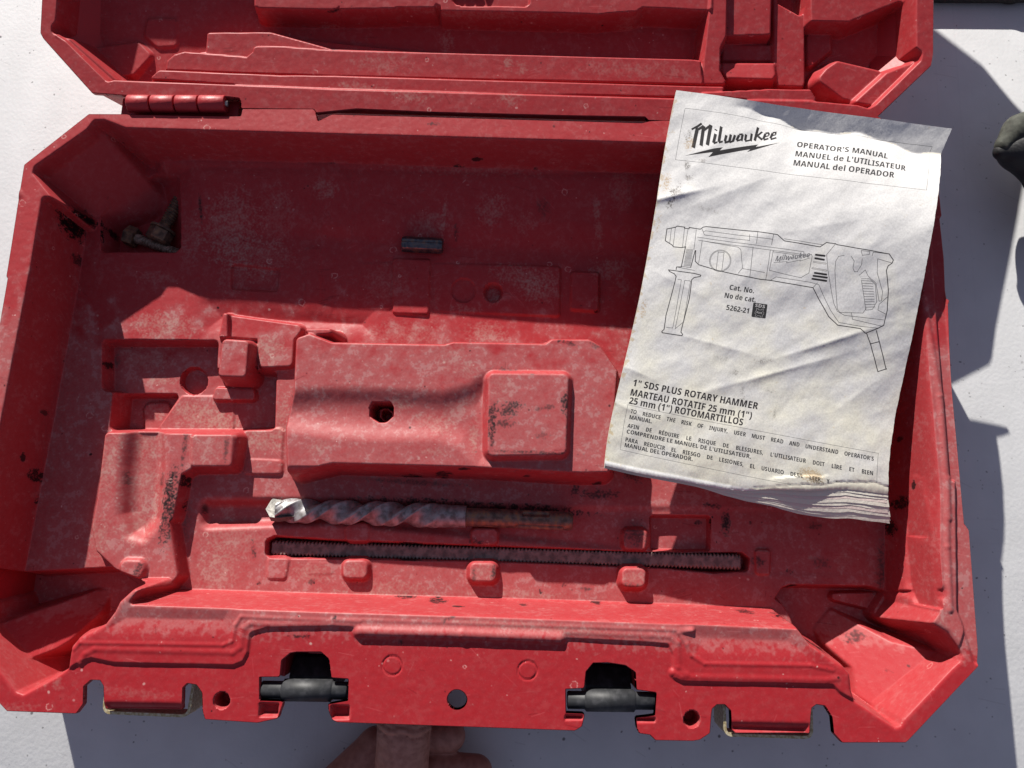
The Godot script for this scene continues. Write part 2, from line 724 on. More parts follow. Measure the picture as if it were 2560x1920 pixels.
func make_case():
	var root := thing("tool_case", Vector3(0, 0, 0))
	tag(root, "open red plastic power tool case, dusty and scuffed, lid folded back", "tool case")
	var gx := steps(-258, 258, 0.62)
	var bt := plastic_texture(1744, 1325, Vector2(-260, -134), Vector2(520, 395), 21, true)
	var bm := plastic(bt, Vector2(-260, -134), Vector2(520, 395))
	var base := part("base_tray", shell(base_ops, base_outline, base_holes, gx, steps(-134, 196, 0.62), Vector2(-260, -134), Vector2(520, 395), 40), bm, root)
	var lz := steps(-520, -215, 3.0)
	lz.append_array(steps(-213.5, -127, 0.62))
	var lt := plastic_texture(1744, 1547, Vector2(-260, -520), Vector2(520, 461.2), 77, true)
	var lm := plastic(lt, Vector2(-260, -520), Vector2(520, 461.2))
	var hinge := mm(0, -1.5, -131)
	var lid := part("lid", shell(lid_ops, lid_outline, [], gx, lz, Vector2(-260, -520), Vector2(520, 461.2), 50), lm, root)
	# the lid is folded right back, its far edge 9.6 degrees up
	lid.transform = Transform3D(Basis(), hinge) * Transform3D(Basis(Vector3.RIGHT, deg_to_rad(9.6)), Vector3.ZERO) * Transform3D(Basis(), -hinge)
	var plain := mat(Color(0.39, 0.02, 0.026), 0.47)
	triplanar_bump(plain, 0.06, 9, 2.0, 9.0, 0.3)
	part("outer_body", hull([-248.5, -93, -217.5, -122, 217.5, -122, 248.5, -93, 250, 148, 211, 186, 198, 186, 176, 166, 108, 163, 106, 156, -106, 156, -108, 163, -176, 166, -198, 186, -211, 186, -250, 148], -4.5, -RIM + 0.05, 0.0, 5.0), plain, base)
	part("outer_body", hull([-249, -170, -218, -138.5, 218, -138.5, 249, -170, 249, -410, 213, -470, 176, -512, -176, -512, -213, -470, -249, -410], -4.0, -33, 0.0, 0.0, [-226, -182, -214, -139, 214, -139, 226, -182, 228, -392, 192, -446, 152, -488, -152, -488, -192, -446, -228, -392]), plain, lid).position = Vector3.ZERO
	# raised mould numerals in the recessed plate of the lid
	var tm := TextMesh.new()
	var f := SystemFont.new()
	f.font_names = PackedStringArray(["Droid Sans"])
	f.font_weight = 700
	tm.text = "302333337"
	tm.font = f
	tm.font_size = 96
	tm.pixel_size = 0.00011
	tm.depth = 0.0014
	var num := MeshInstance3D.new()
	num.name = "mould_number"
	num.mesh = tm
	num.material_override = plain
	num.transform = Transform3D(Basis(Vector3.RIGHT, -PI / 2), mm(-22.5, -10.9, -204.0))
	lid.add_child(num, true)
	# the left hinge: four knuckles on a pin, the first and third moulded to the base
	var sp := [[-197.4, -184.9, 0], [-184.1, -171.3, 1], [-170.5, -158.1, 0], [-157.4, -143.0, 1]]
	for s in sp:
		var st := begin()
		var L: float = s[1] - s[0]
		lathe(st, mm(s[0], -1.0, -131.0 - (s[0] + 197.4) * 0.026), Vector3(1, 0, -0.026), [Vector2(0, 4.1), Vector2(0.12, 4.55), Vector2(0.4, 4.75), Vector2(L - 0.4, 4.75), Vector2(L - 0.12, 4.55), Vector2(L, 4.1)], 28)
		part("hinge_knuckle", done(st), plain, root)
	var hp := begin()
	lathe(hp, mm(-143.2, -0.6, -132.4), Vector3(1, 0, -0.02), [Vector2(0, 1.7), Vector2(1.2, 1.7), Vector2(1.5, 1.2)], 14)
	part("hinge_pin", done(hp), mat(Color(0.45, 0.42, 0.40), 0.4, 0.9), root)
	var gap_filler := BoxMesh.new()  # added box that closes the bright gap under the knuckles
	gap_filler.size = Vector3(0.066, 0.03, 0.0155)
	part("hinge_gap_filler", gap_filler, plain, base).position = mm(-171, -21.5, -129.6)
	# black latch hinges in the two front cut-outs
	var black := mat(Color.WHITE, 0.55)
	black.albedo_texture = grain_texture(0.02, 61, Color(0.018, 0.019, 0.021), Color(0.024, 0.025, 0.028), Color(0.055, 0.056, 0.06))
	triplanar_bump(black, 0.05, 62, 3.0, 16.0, 0.12)
	for x in [[-97.2, -86.5, -62.3, -54.7], [53.3, 62.0, 86.3, 96.6]]:
		var latch := Node3D.new()
		latch.name = "latch"
		root.add_child(latch, true)
		var z: float = 177.3
		var a: float = x[0]
		var st := begin()
		lathe(st, mm(a, -6.0, z), Vector3(1, 0, -0.02), [Vector2(0, 3.6), Vector2(0.4, 4.2), Vector2(x[1] - a - 0.6, 4.2), Vector2(x[1] - a, 4.5), Vector2(x[1] - a + 0.5, 5.3), Vector2(x[2] - a - 0.5, 5.3), Vector2(x[2] - a, 4.5), Vector2(x[2] - a + 0.6, 4.2), Vector2(x[3] - a - 0.4, 4.2), Vector2(x[3] - a, 3.6)], 26)
		part("pivot", done(st), black, latch)
		# the lever hangs down the front of the body
		var lv := begin()
		var prof := PackedVector2Array([Vector2(-6, -7), Vector2(3.0, -8), Vector2(3.0, -14), Vector2(-1, -44), Vector2(-6, -46), Vector2(-9, -42), Vector2(-15, -20), Vector2(-14, -15)])
		for k in 2:
			var xx: float = x[1] + 0.8 if k == 0 else x[2] - 0.8
			for i in range(1, prof.size() - 1):
				for w in [0, i, i + 1]:
					lv.add_vertex(mm(xx, prof[w].y - 5.0, z + prof[w].x))
		for i in prof.size():
			var p := prof[i]
			var q := prof[(i + 1) % prof.size()]
			lv.set_smooth_group(-1)
			var v := [mm(x[1] + 0.8, p.y - 5, z + p.x), mm(x[2] - 0.8, p.y - 5, z + p.x), mm(x[2] - 0.8, q.y - 5, z + q.x), mm(x[1] + 0.8, q.y - 5, z + q.x)]
			for w in [0, 1, 2, 0, 2, 3]:
				lv.add_vertex(v[w])
		part("lever", done(lv), black, latch)
		# moulded cheeks of the latch recess
		for side in [[x[1] - 1.6, x[1] - 0.1], [x[2] + 0.1, x[2] + 1.6]]:
			var ck := BoxMesh.new()
			ck.size = Vector3(side[1] - side[0], 46.0, 15.0) * 0.001
			var co := part("recess_cheek", ck, plain, base)
			co.position = mm((side[0] + side[1]) * 0.5, -29.5, 163.2)
	# brass-plated wire bails round the two outer tabs
	var brass := mat(Color.WHITE, 0.4, 0.35)
	brass.albedo_texture = grain_texture(0.03, 66, Color(0.40, 0.31, 0.16), Color(0.56, 0.47, 0.28), Color(0.66, 0.60, 0.44))
	triplanar_bump(brass, 0.05, 63, 3.0, 30.0, 0.1)
	for p in [[mm(-173.9, 0, 173), mm(-173.4, 0, 190.2), mm(-132.0, 0, 190.6), mm(-130.6, 0, 172)], [mm(130.0, 0, 172), mm(130.4, 0, 190.9), mm(172.4, 0, 190.8), mm(172.6, 0, 173)]]:
		var path := rounded_path(p, 0.0035)
		var st := begin()
		st.set_smooth_group(-1)
		var ring := []
		for i in path.size():
			var d: Vector3 = (path[mini(i + 1, path.size() - 1)] - path[maxi(i - 1, 0)]).normalized()
			var n := d.cross(Vector3.UP) * 0.0007
			var top := Vector3.DOWN * 0.0052
			var low := Vector3.DOWN * (0.024 if i < 3 or i > path.size() - 4 else 0.017)
			ring.append([path[i] + n + top, path[i] - n + top, path[i] - n + low, path[i] + n + low])
		for i in path.size() - 1:
			for k in 4:
				var q := (k + 1) % 4
				for w in [ring[i][k], ring[i + 1][k], ring[i + 1][q], ring[i][k], ring[i + 1][q], ring[i][q]]:
					st.add_vertex(w)
		part("wire_bail", done(st), brass, root)


# ------------------------------------------------------------------ the booklet

const PAGE := Vector2(140.0, 194.6)
const DOTS := 10.0         # printed dots per millimetre

var glyph_font := {}


func face(weight: int, italic := false) -> SystemFont:
	var key := "%d%s" % [weight, italic]
	if not glyph_font.has(key):
		var f := SystemFont.new()
		f.font_names = PackedStringArray(["Droid Sans"])
		f.font_weight = weight
		glyph_font[key] = f
	return glyph_font[key]


# prints one line between x0 and x1 (mm), its capitals centred on y, cap height in mm; words spread when justified, else letters narrowed to fit
func print_line(img: Image, text: String, x0: float, x1: float, y: float, cap: float, c: Color, justify := false, slope := 0.0, shear := 0.0):
	var ts := TextServerManager.get_primary_interface()
	var f := face(700)
	var size := int(round(cap * DOTS / 0.714))
	var tl := TextLine.new()
	tl.add_string(text, f, size)
	var glyphs: Array = ts.shaped_text_get_glyphs(tl.get_rid())
	var total := 0.0
	for g in glyphs:
		total += g.advance
	var spaces := text.count(" ")
	var room := (x1 - x0) * DOTS
	var squeeze := room / total
	var gap := 0.0
	if justify and spaces > 0:
		squeeze = minf(0.98, room / total)
		gap = (room - total * squeeze) / spaces
	var pen := x0 * DOTS
	var base := y * DOTS + cap * DOTS * 0.5
	for g in glyphs:
		var s := Vector2i(g.font_size, 0)
		ts.font_render_glyph(g.font_rid, s, g.index)
		var r: Rect2 = ts.font_get_glyph_uv_rect(g.font_rid, s, g.index)
		var n: int = ts.font_get_glyph_texture_idx(g.font_rid, s, g.index)
		if n >= 0 and r.size.x > 0:
			var atlas: Image = ts.font_get_texture_image(g.font_rid, s, n)
			var off: Vector2 = ts.font_get_glyph_offset(g.font_rid, s, g.index)
			var gw := int(ceil(r.size.x * squeeze))
			for j in int(r.size.y):
				for i in gw:
					var sx := (i + 0.5) / squeeze - 0.5
					var k := int(floor(sx))
					var a := 0.0
					for e in [[k, 1.0 - (sx - k)], [k + 1, sx - k]]:
						if e[0] >= 0 and e[0] < int(r.size.x):
							a += atlas.get_pixel(int(r.position.x) + e[0], int(r.position.y) + j).a * e[1]
					if a > 0.02:
						var px := int(pen + off.x * squeeze + i - shear * (j + off.y))
						var py := int(base + off.y + j + slope * (pen - x0 * DOTS))
						if px >= 0 and py >= 0 and px < img.get_width() and py < img.get_height():
							img.set_pixel(px, py, img.get_pixel(px, py).lerp(c, a))
		pen += g.advance * squeeze
		if justify and g.advance > 0 and text[g.start] == " ":
			pen += gap


func poly_line(img: Image, a: Array, r: float, c: Color, alpha := 1.0):
	for i in a.size() / 2 - 1:
		stroke(img, Vector2(a[2 * i], a[2 * i + 1]) * DOTS, Vector2(a[2 * i + 2], a[2 * i + 3]) * DOTS, r, c, alpha)


func dots(a: Array) -> PackedVector2Array:
	var p := PackedVector2Array()
	for i in a.size() / 2:
		p.append(Vector2(a[2 * i], a[2 * i + 1]) * DOTS)
	return p


func cover_texture() -> ImageTexture:
	var w := int(PAGE.x * DOTS)
	var h := int(PAGE.y * DOTS)
	var soft := noise_bytes(w, h, 0.004, 101, 4)
	var fine := noise_bytes(w, h, 0.08, 102, 3)
	var mid := noise_bytes(w, h, 0.02, 103, 4)
	var d := PackedByteArray()
	d.resize(w * h * 3)
	for j in h:
		var fy := float(j) / h
		for i in w:
			var at := j * w + i
			# handled paper: greyer at the head, yellowed at the foot, foxed along the fold at the left
			var old := clampf((fy - 0.45) * 1.5 + (soft[at] - 128) * 0.006, 0.0, 1.0)
			var v := 0.882 + (fine[at] - 128) * 0.0004 + (soft[at] - 128) * 0.00035
			var fox := clampf((mid[at] - 205 + maxf(0.0, 40.0 - i) * 2.2) * 0.012, 0.0, 0.4)
			var R := v * (1.0 - 0.16 * fox)
			var G := v * (0.995 - 0.01 * old - 0.30 * fox)
			var B := v * (0.985 - 0.075 * old - 0.50 * fox)
			d[3 * at] = int(clampf(R * 255, 0, 255))
			d[3 * at + 1] = int(clampf(G * 255, 0, 255))
			d[3 * at + 2] = int(clampf(B * 255, 0, 255))
	var img := Image.create_from_data(w, h, false, Image.FORMAT_RGB8, d)
	var ink := Color(0.13, 0.12, 0.13)
	var thin := Color(0.22, 0.22, 0.23)
	poly_line(img, [6.3, 9.1, 134.4, 9.6, 134.1, 37.8, 6.3, 37.2, 6.3, 9.1], 0.7, thin)
	for s in logo_strokes:
		# square-ended pen strokes
		var a := Vector2(s[0], s[1]) * DOTS
		var b := Vector2(s[2], s[3]) * DOTS
		var half: float = s[4] * DOTS * 0.5
		var e := (b - a).normalized()
		var across := Vector2(1, 0.38).normalized() if absf(e.y) > 0.75 else Vector2(-e.y, e.x)
		fill(img, PackedVector2Array([a + across * half, b + across * half, b - across * half, a - across * half]), ink)
	fill(img, dots(logo_bolt), ink)
	var grey := Color(0.17, 0.17, 0.18)
	print_line(img, "OPERATOR'S MANUAL", 66.7, 113.2, 19.4, 3.15, grey, false, 0.012)
	print_line(img, "MANUEL de L'UTILISATEUR", 66.7, 123.1, 25.2, 3.15, grey, false, 0.012)
	print_line(img, "MANUAL del OPERADOR", 66.4, 117.6, 30.7, 3.15, grey, false, 0.012)
	# the line drawing of the hammer
	for a in draw_light:
		poly_line(img, a, 1.0, thin, 0.95)
	for a in draw_heavy:
		poly_line(img, a, 1.9, ink)
	for a in draw_bars:
		poly_line(img, a, 4.6, ink)
	for a in draw_bar_frames:
		poly_line(img, a, 3.6, thin)
		poly_line(img, a, 2.2, Color(0.87, 0.86, 0.84))
	var dc := Vector2(dial[0], dial[1])
	var dr := dc.distance_to(Vector2(dial[2], dial[3]))
	for ring in [1.0, 0.92]:
		var loop := []
		for k in 33:
			loop.append_array([dc.x + cos(TAU * k / 32.0) * dr * ring, dc.y + sin(TAU * k / 32.0) * dr * ring])
		poly_line(img, loop, 0.8, thin)
	print_line(img, "Milwaukee", 65.2, 82.4, 81.4, 2.7, Color(0.45, 0.45, 0.46), false, -0.26, 0.2)
	poly_line(img, [64.8, 83.6, 71.5, 82.0, 71.2, 82.8, 78.0, 80.4, 77.8, 81.0, 82.4, 78.9], 0.8, thin)
	print_line(img, "Cat. No.", 44.7, 57.8, 98.7, 2.5, grey)
	print_line(img, "No de cat.", 42.9, 59.5, 103.0, 2.5, grey)
	print_line(img, "5262-21", 44.9, 57.4, 108.8, 2.6, grey)
	fill(img, dots([58.2, 104.6, 58.5, 104.3, 65.2, 104.2, 65.5, 104.6, 65.8, 110.8, 65.4, 111.2, 58.9, 111.4, 58.5, 111.0]), grey)
	var pale := Color(0.84, 0.83, 0.82)
	print_line(img, "SDS", 59.4, 64.6, 105.6, 1.5, pale)
	poly_line(img, [60.2, 107.0, 61.2, 106.9, 61.3, 107.4, 62.9, 107.4, 63.0, 106.9, 64.0, 107.0, 63.7, 107.9, 64.4, 108.4, 64.4, 109.4, 63.8, 109.8, 64.1, 110.7, 63.1, 110.8, 63.0, 110.3, 61.4, 110.4, 61.2, 110.9, 60.3, 110.8, 60.7, 109.9, 60.0, 109.5, 60.0, 108.4, 60.6, 107.9, 60.2, 107.0], 0.7, pale)
	print_line(img, "PLUS", 60.7, 63.7, 108.9, 0.9, pale)
	print_line(img, "1\" SDS PLUS ROTARY HAMMER", 6.6, 71.3, 153.9, 3.3, ink, false, 0.008)
	print_line(img, "MARTEAU ROTATIF 25 mm (1\")", 6.4, 69.3, 158.8, 3.3, ink, false, 0.012)
	print_line(img, "25 mm (1\") ROTOMARTILLOS", 6.7, 65.5, 163.0, 3.3, ink, false, 0.008)
	poly_line(img, [6.5, 165.2, 134.2, 167.2, 134.2, 190.0, 6.9, 187.6, 6.5, 165.2], 0.6, thin)
	print_line(img, "TO REDUCE THE RISK OF INJURY, USER MUST READ AND UNDERSTAND OPERATOR'S", 8.6, 132.4, 168.2, 1.85, grey, true, 0.017)
	print_line(img, "MANUAL.", 8.5, 20.6, 171.1, 1.85, grey)
	print_line(img, "AFIN DE RÉDUIRE LE RISQUE DE BLESSURES, L'UTILISATEUR DOIT LIRE ET BIEN", 8.6, 132.5, 175.4, 1.85, grey, true, 0.015)
	print_line(img, "COMPRENDRE LE MANUEL DE L'UTILISATEUR.", 8.6, 71.8, 178.3, 1.85, grey, false, 0.016)
	print_line(img, "PARA REDUCIR EL RIESGO DE LESIONES, EL USUARIO DEBE LEER Y ENTENDER EL", 8.7, 132.5, 182.3, 1.85, grey, true, 0.022)
	print_line(img, "MANUAL DEL OPERADOR.", 8.6, 43.2, 185.0, 1.85, grey, false, 0.016)
	# oily thumb marks, crease dirt and two brown stains
	var r := RandomNumberGenerator.new()
	r.seed = 17
	for m in [[11, 24, 2.5, 3.5, 0.4], [13, 40, 1.8, 5, 0.5], [15, 46, 3.2, 2, 0.3], [9, 55, 4, 7, 0.45], [7, 60, 2.5, 5, 0.5], [28, 61, 9, 2, 0.2], [20, 36, 2.5, 1.2, 0.4], [62, 150, 2, 9, 0.25], [75, 146, 6, 1.2, 0.25], [70, 132, 8, 1.4, 0.3], [56, 140, 3, 1.5, 0.3], [48, 134, 6, 2, 0.25], [80, 155, 0.8, 9, 0.25], [26, 90, 1.2, 4, 0.25], [104, 186, 9, 1.3, 0.5]]:
		blotch(img, Vector2(m[0], m[1]) * DOTS, Vector2(m[2], m[3]) * DOTS, r.randf_range(-0.3, 0.3), Color(0.22, 0.20, 0.18), m[4], fine, mid, 0.54)
	for m in [[102, 183, 7, 3.5], [88, 177, 3, 2], [3, 50, 2.5, 8], [2.5, 70, 2, 7], [12, 28, 3, 4], [3, 115, 2, 6]]:
		blotch(img, Vector2(m[0], m[1]) * DOTS, Vector2(m[2], m[3]) * DOTS, 0.0, Color(0.60, 0.45, 0.27), 0.45, fine, soft, 0.5)
	# the blank back of the torn strip that is rolled up along the foot
	var strip := dots(lip_top)
	var back := dots(lip_bottom)
	back.reverse()
	strip.append_array(back)
	fill(img, strip, Color(0.88, 0.86, 0.79))
	return ImageTexture.create_from_image(img)


func paper_at(u: float, v: float) -> Vector3:
	var p := Vector3.ZERO
	var n := 0
	var a := 1.0
	for i in 5:
		var b := a
		for j in 6:
			p += paper_poly[n] * b
			b *= v
			n += 1
		a *= u
	return p


# crumples of the cover, in mm above the flat sheet
func crumple(u: float, v: float, n1: FastNoiseLite, n2: FastNoiseLite, n3: FastNoiseLite) -> float:
	var x := u * PAGE.x
	var y := v * PAGE.y
	# long ridges run from lower left to upper right
	var a := x * 0.83 - y * 0.56
	var b := x * 0.56 + y * 0.83
	var t := n1.get_noise_2d(a * 0.25, b * 0.5) * 0.8
	t += n2.get_noise_2d(a * 0.8, b * 1.2) * 0.06
	t += n3.get_noise_2d(x, y * 1.6) * 0.04
	# named creases: x, y, half length, half width, turn, height
	for c in [[8, 57, 16, 6, -0.35, 3.4], [38, 50, 26, 7, -0.5, 0.9], [100, 118, 24, 5, -0.45, 1.7], [74, 138, 30, 6, -0.42, 1.8], [44, 128, 18, 5, 0.1, 1.0], [16, 100, 20, 8, 0.3, 0.9], [30, 24, 18, 6, -0.6, 0.7], [88, 62, 26, 8, -0.3, 0.6], [5, 148, 10, 5, 0.2, 1.2], [6, 167, 10, 4, 0.3, 1.0], [120, 140, 14, 8, -0.8, 0.8]]:
		var dx: float = x - c[0]
		var dy: float = y - c[1]
		var p: float = (dx * cos(c[4]) + dy * sin(c[4])) / c[2]
		var q: float = (-dx * sin(c[4]) + dy * cos(c[4])) / c[3]
		t += 0.68 * c[5] * exp(-p * p) * (exp(q * 1.1) if q < 0.0 else exp(-q * 1.6))
	# the head is curled up towards the right, the foot of the sheet lifts and rolls
	var fold := 3.0 + 9.5 * u + 1.6 * sin(x * 0.11) + 0.5 * sin(x * 0.31)
	var lift := 0.62 * smoothstep(0.16, 0.36, u)
	t -= lift * (y if y < fold else fold * exp((fold - y) / 18.0))
	return t


func foot(u: float, a: Array) -> float:
	for i in a.size() / 2 - 1:
		if u * PAGE.x <= a[2 * i + 2] or i == a.size() / 2 - 2:
			var t := clampf((u * PAGE.x - a[2 * i]) / (a[2 * i + 2] - a[2 * i]), 0.0, 1.0)
			return lerpf(a[2 * i + 1], a[2 * i + 3], t) / PAGE.y
	return 1.0


func make_booklet():
	var root := thing("instruction_booklet", mm(66, -22, 60))
	tag(root, "crumpled white operator's manual with a drill drawing, propped across the case's back rim", "booklet")
	var n1 := noise(0.05, 201, 3)
	var n2 := noise(0.042, 202, 2)
	var n3 := noise(0.16, 203, 3)
	var paper := mat(Color.WHITE, 0.75)
	paper.albedo_texture = cover_texture()
	paper.normal_enabled = true
	paper.normal_texture = bump_texture(0.03, 205, 5.0, 4)
	paper.normal_scale = 0.1
	var nu := 220
	var nv := 310
	var st := begin()
	st.set_smooth_group(0)
	var idx := []
	for j in nv + 1:
		for i in nu + 1:
			var u := float(i) / nu
			var cutv := foot(u, lip_bottom)
			var lipv := foot(u, lip_top) if u * PAGE.x > 62.0 else 1.0
			var v := float(j) / nv * cutv
			# frayed fore edge
			var uu := u + (n3.get_noise_2d(500.0, v * 300.0) * 0.0015 if i == nu else 0.0)
			var p := paper_at(uu, v)
			p.y += crumple(u, v, n1, n2, n3)
			if v > lipv:
				var w := clampf((v - lipv) / maxf(cutv - lipv, 0.002), 0.0, 1.0)
				p.y += 0.35 * sin(w * PI * 0.9) + 0.12 * n3.get_noise_2d(u * 500.0, 7.0)
			elif u * PAGE.x > 62.0:
				p.y += 0.35 * exp(-pow((v - lipv) * 40.0, 2.0))
			if u * PAGE.x > 80 and u * PAGE.x < 112 and v > lipv - 0.02 and v < lipv + 0.02:
				p.y += 1.1 * sin((u * PAGE.x - 80.0) / 32.0 * PI)
			st.set_uv(Vector2(u, v))
			st.add_vertex(mm(p.x, p.y, p.z))
	for j in nv:
		for i in nu:
			var a := j * (nu + 1) + i
			for w in [a, a + 1, a + nu + 2, a, a + nu + 2, a + nu + 1]:
				st.add_index(w)
	part("cover", done(st), paper, root)
	# leaves under the cover, fanned a little at the foot and the fore edge
	for k in 9:
		var leaf := mat(Color(0.76, 0.72, 0.62), 0.8)
		if k == 2 or k == 5:
			leaf.albedo_color = Color(0.74, 0.62, 0.56).linear_to_srgb()
		triplanar_bump(leaf, 0.04, 300 + k, 3.0, 14.0, 0.3)
		var s2 := begin()
		s2.set_smooth_group(0)
		var mu := 60
		var mv := 80
		for j in mv + 1:
			for i in mu + 1:
				var u := float(i) / mu
				var v := float(j) / mv
				# each leaf peeps out a little further than the one above it
				var vv := v * (foot(u, lip_bottom) + ((k + 1) * 1.4 * smoothstep(0.3, 0.85, u) + 0.15 * k + n3.get_noise_2d(u * 60.0, k * 30.0) * 0.4 * u) / PAGE.y)
				var p := paper_at(u * (1.0 - 0.003 * (k % 3)), vv)
				p.y += crumple(u, minf(vv, 1.0), n1, n2, n3) - 0.35 - k * 0.15 + 0.1 * sin(u * 8.0 + k * 2.3) * smoothstep(0.93, 1.0, v) * u
				p.y += maxf(0.0, (vv - foot(u, lip_bottom)) * PAGE.y) * 0.2 * u
				p.x += n3.get_noise_2d(k * 40.0, v * 300.0) * 0.5 if i == mu else 0.0
				s2.add_vertex(mm(p.x, p.y, p.z))
		for j in mv:
			for i in mu:
				var a := j * (mu + 1) + i
				for w in [a, a + 1, a + mu + 2, a, a + mu + 2, a + mu + 1]:
					s2.add_index(w)
		part("page", done(s2), leaf, root)


# ------------------------------------------------------------------ things lying in the tray

func rusty(dark: Color, body: Color, rust: Color, s: int, rough: float, metal: float) -> StandardMaterial3D:
	var m := mat(Color.WHITE, rough, metal)
	m.albedo_texture = grain_texture(0.018, s, dark, body, rust)
	triplanar_bump(m, 0.05, s + 1, 4.0, 22.0, 0.2)
	return m


# a swept rod whose radius depends on (distance, angle); about +x
func sweep(a: Vector3, dir: Vector3, length: float, ns: int, nt: int, shape: Callable) -> ArrayMesh:
	var st := begin()
	st.set_smooth_group(0)
	var d := dir.normalized()
	var up := (Vector3.UP - d * d.y).normalized()
	var side := d.cross(up)
	for i in ns + 1:
		var s := length * i / ns
		for k in nt + 1:
			var q: Vector2 = shape.call(s, TAU * k / nt)
			st.add_vertex(a + (d * s + side * q.x + up * q.y) * 0.001)
	for i in ns:
		for k in nt:
			var b := i * (nt + 1) + k
			for w in [b, b + 1, b + nt + 2, b, b + nt + 2, b + nt + 1]:
				st.add_index(w)
	var n := (ns + 1) * (nt + 1)
	for e in 2:
		st.add_vertex(a + d * length * e * 0.001)
		for k in nt:
			var b := e * ns * (nt + 1) + k
			for w in ([n + e, b + 1, b] if e == 0 else [n + e, b, b + 1]):
				st.add_index(w)
	return done(st)


func make_drill_bit():
	var at := mm(-112, -38.4, 89.3)
	var root := thing("masonry_drill_bit", at)
	tag(root, "worn steel masonry drill bit with a grey carbide tip, lying above the threaded rod", "drill bit")
	var steel := rusty(Color(0.17, 0.15, 0.145), Color(0.31, 0.30, 0.31), Color(0.42, 0.41, 0.41), 401, 0.52, 0.45)
	var shank := rusty(Color(0.11, 0.08, 0.065), Color(0.21, 0.155, 0.13), Color(0.33, 0.19, 0.10), 405, 0.5, 0.5)
	var carbide := rusty(Color(0.06, 0.056, 0.05), Color(0.125, 0.12, 0.11), Color(0.20, 0.19, 0.17), 409, 0.5, 0.3)
	var flute := func(s: float, t: float) -> Vector2:
		var p := t - s * TAU / 47.0 + 1.3
		var c := cos(p)
		# two wide flutes leave two helical lands; they run out at the shank
		# the flute is a round trough behind a sharp land
		var out := 1.0 - smoothstep(80.0, 93.0, s)
		var q := fposmod(p, PI) / PI
		var trough := sin(PI * clampf((q - 0.10) / 0.62, 0.0, 1.0))
		var r := 6.75 - (2.8 * pow(trough, 0.8) + (0.45 if q > 0.78 else 0.0)) * out
		r -= smoothstep(86.0, 97.0, s) * 0.8
		return Vector2(cos(t), sin(t)) * r
	part("fluted_shaft", sweep(at + Vector3(0.006, 0, 0), Vector3(1, 0, 0.003), 104.0, 420, 72, flute), steel, root)
	var slot := func(s: float, t: float) -> Vector2:
		var r := 5.05
		if s > 27.0 and s < 54.0:
			for g in [0.6, 0.6 + PI]:
				var d := absf(wrapf(t - g, -PI, PI))
				r = minf(r, 5.05 - 1.9 * (1.0 - smoothstep(0.16, 0.30, d)) * smoothstep(27.0, 30.0, s))
			for g in [PI * 0.5 + 0.75, PI * 1.5 + 0.75]:
				var d := absf(wrapf(t - g, -PI, PI))
				if s > 31.0 and s < 46.0:
					r = minf(r, 5.05 - 1.5 * (1.0 - smoothstep(0.2, 0.4, d)))
		if s > 57.0:
			r -= (s - 57.0) * 0.5
		return Vector2(cos(t), sin(t)) * r
	part("shank", sweep(at + Vector3(0.1098, -0.0005, 0.0004), Vector3(1, -0.004, 0.010), 59.0, 120, 48, slot), shank, root)
	# the carbide: a thick chisel plate brazed across the end, its point to the left
	var st := begin()
	var out := [Vector2(-0.3, 1.0), Vector2(3.2, 6.4), Vector2(8.0, 6.9), Vector2(17.5, 4.6), Vector2(18.0, -2.5), Vector2(10.5, -6.0), Vector2(2.0, -6.7), Vector2(1.2, -5.5)]
	var tilt := Basis(Vector3.RIGHT, 0.95)
	for k in 2:
		var zz := 1.9 if k == 0 else -1.9
		for i in range(1, out.size() - 1):
			for w in ([0, i, i + 1] if k == 0 else [0, i + 1, i]):
				st.set_smooth_group(-1)
				var bev := 0.55 if out[w].x > 9.0 else 1.0
				st.add_vertex(at + tilt * Vector3(out[w].x, out[w].y * 0.95, zz * bev) * 0.001)
	for i in out.size():
		var p: Vector2 = out[i]
		var q: Vector2 = out[(i + 1) % out.size()]
		var v := []
		for e in [[p, 1.9], [q, 1.9], [q, -1.9], [p, -1.9]]:
			v.append(at + tilt * Vector3(e[0].x, e[0].y * 0.95, e[1] * (0.55 if e[0].x > 9.0 else 1.0)) * 0.001)
		for w in [0, 2, 1, 0, 3, 2]:
			st.add_vertex(v[w])
	part("carbide_tip", done(st), carbide, root)


func make_rod():
	var at := mm(-109.6, -46.8, 110.0)
	var shape := func(s: float, t: float) -> Vector2:
		var q := fposmod(s / 2.05 - t / TAU, 1.0)
		var tooth := absf(q - 0.5) * 2.0
		var r := 4.6 - 1.35 * tooth
		if s < 1.5:
			r = minf(r, 3.6 + s * 0.5)
		var v := Vector2(cos(t), sin(t)) * r
		v.y = clampf(v.y, -3.3, 2.3)
		return v
	var m := rusty(Color(0.15, 0.11, 0.10), Color(0.23, 0.165, 0.15), Color(0.30, 0.22, 0.20), 421, 0.55, 0.25)
	var root := thing("threaded_rod", at)
	part("rod", sweep(at, Vector3(1, 0, -0.002), 260.0, 1010, 28, shape), m, root)
	tag(root, "long dark threaded rod with flattened top, sunk in the slot below the drill bit", "threaded rod")


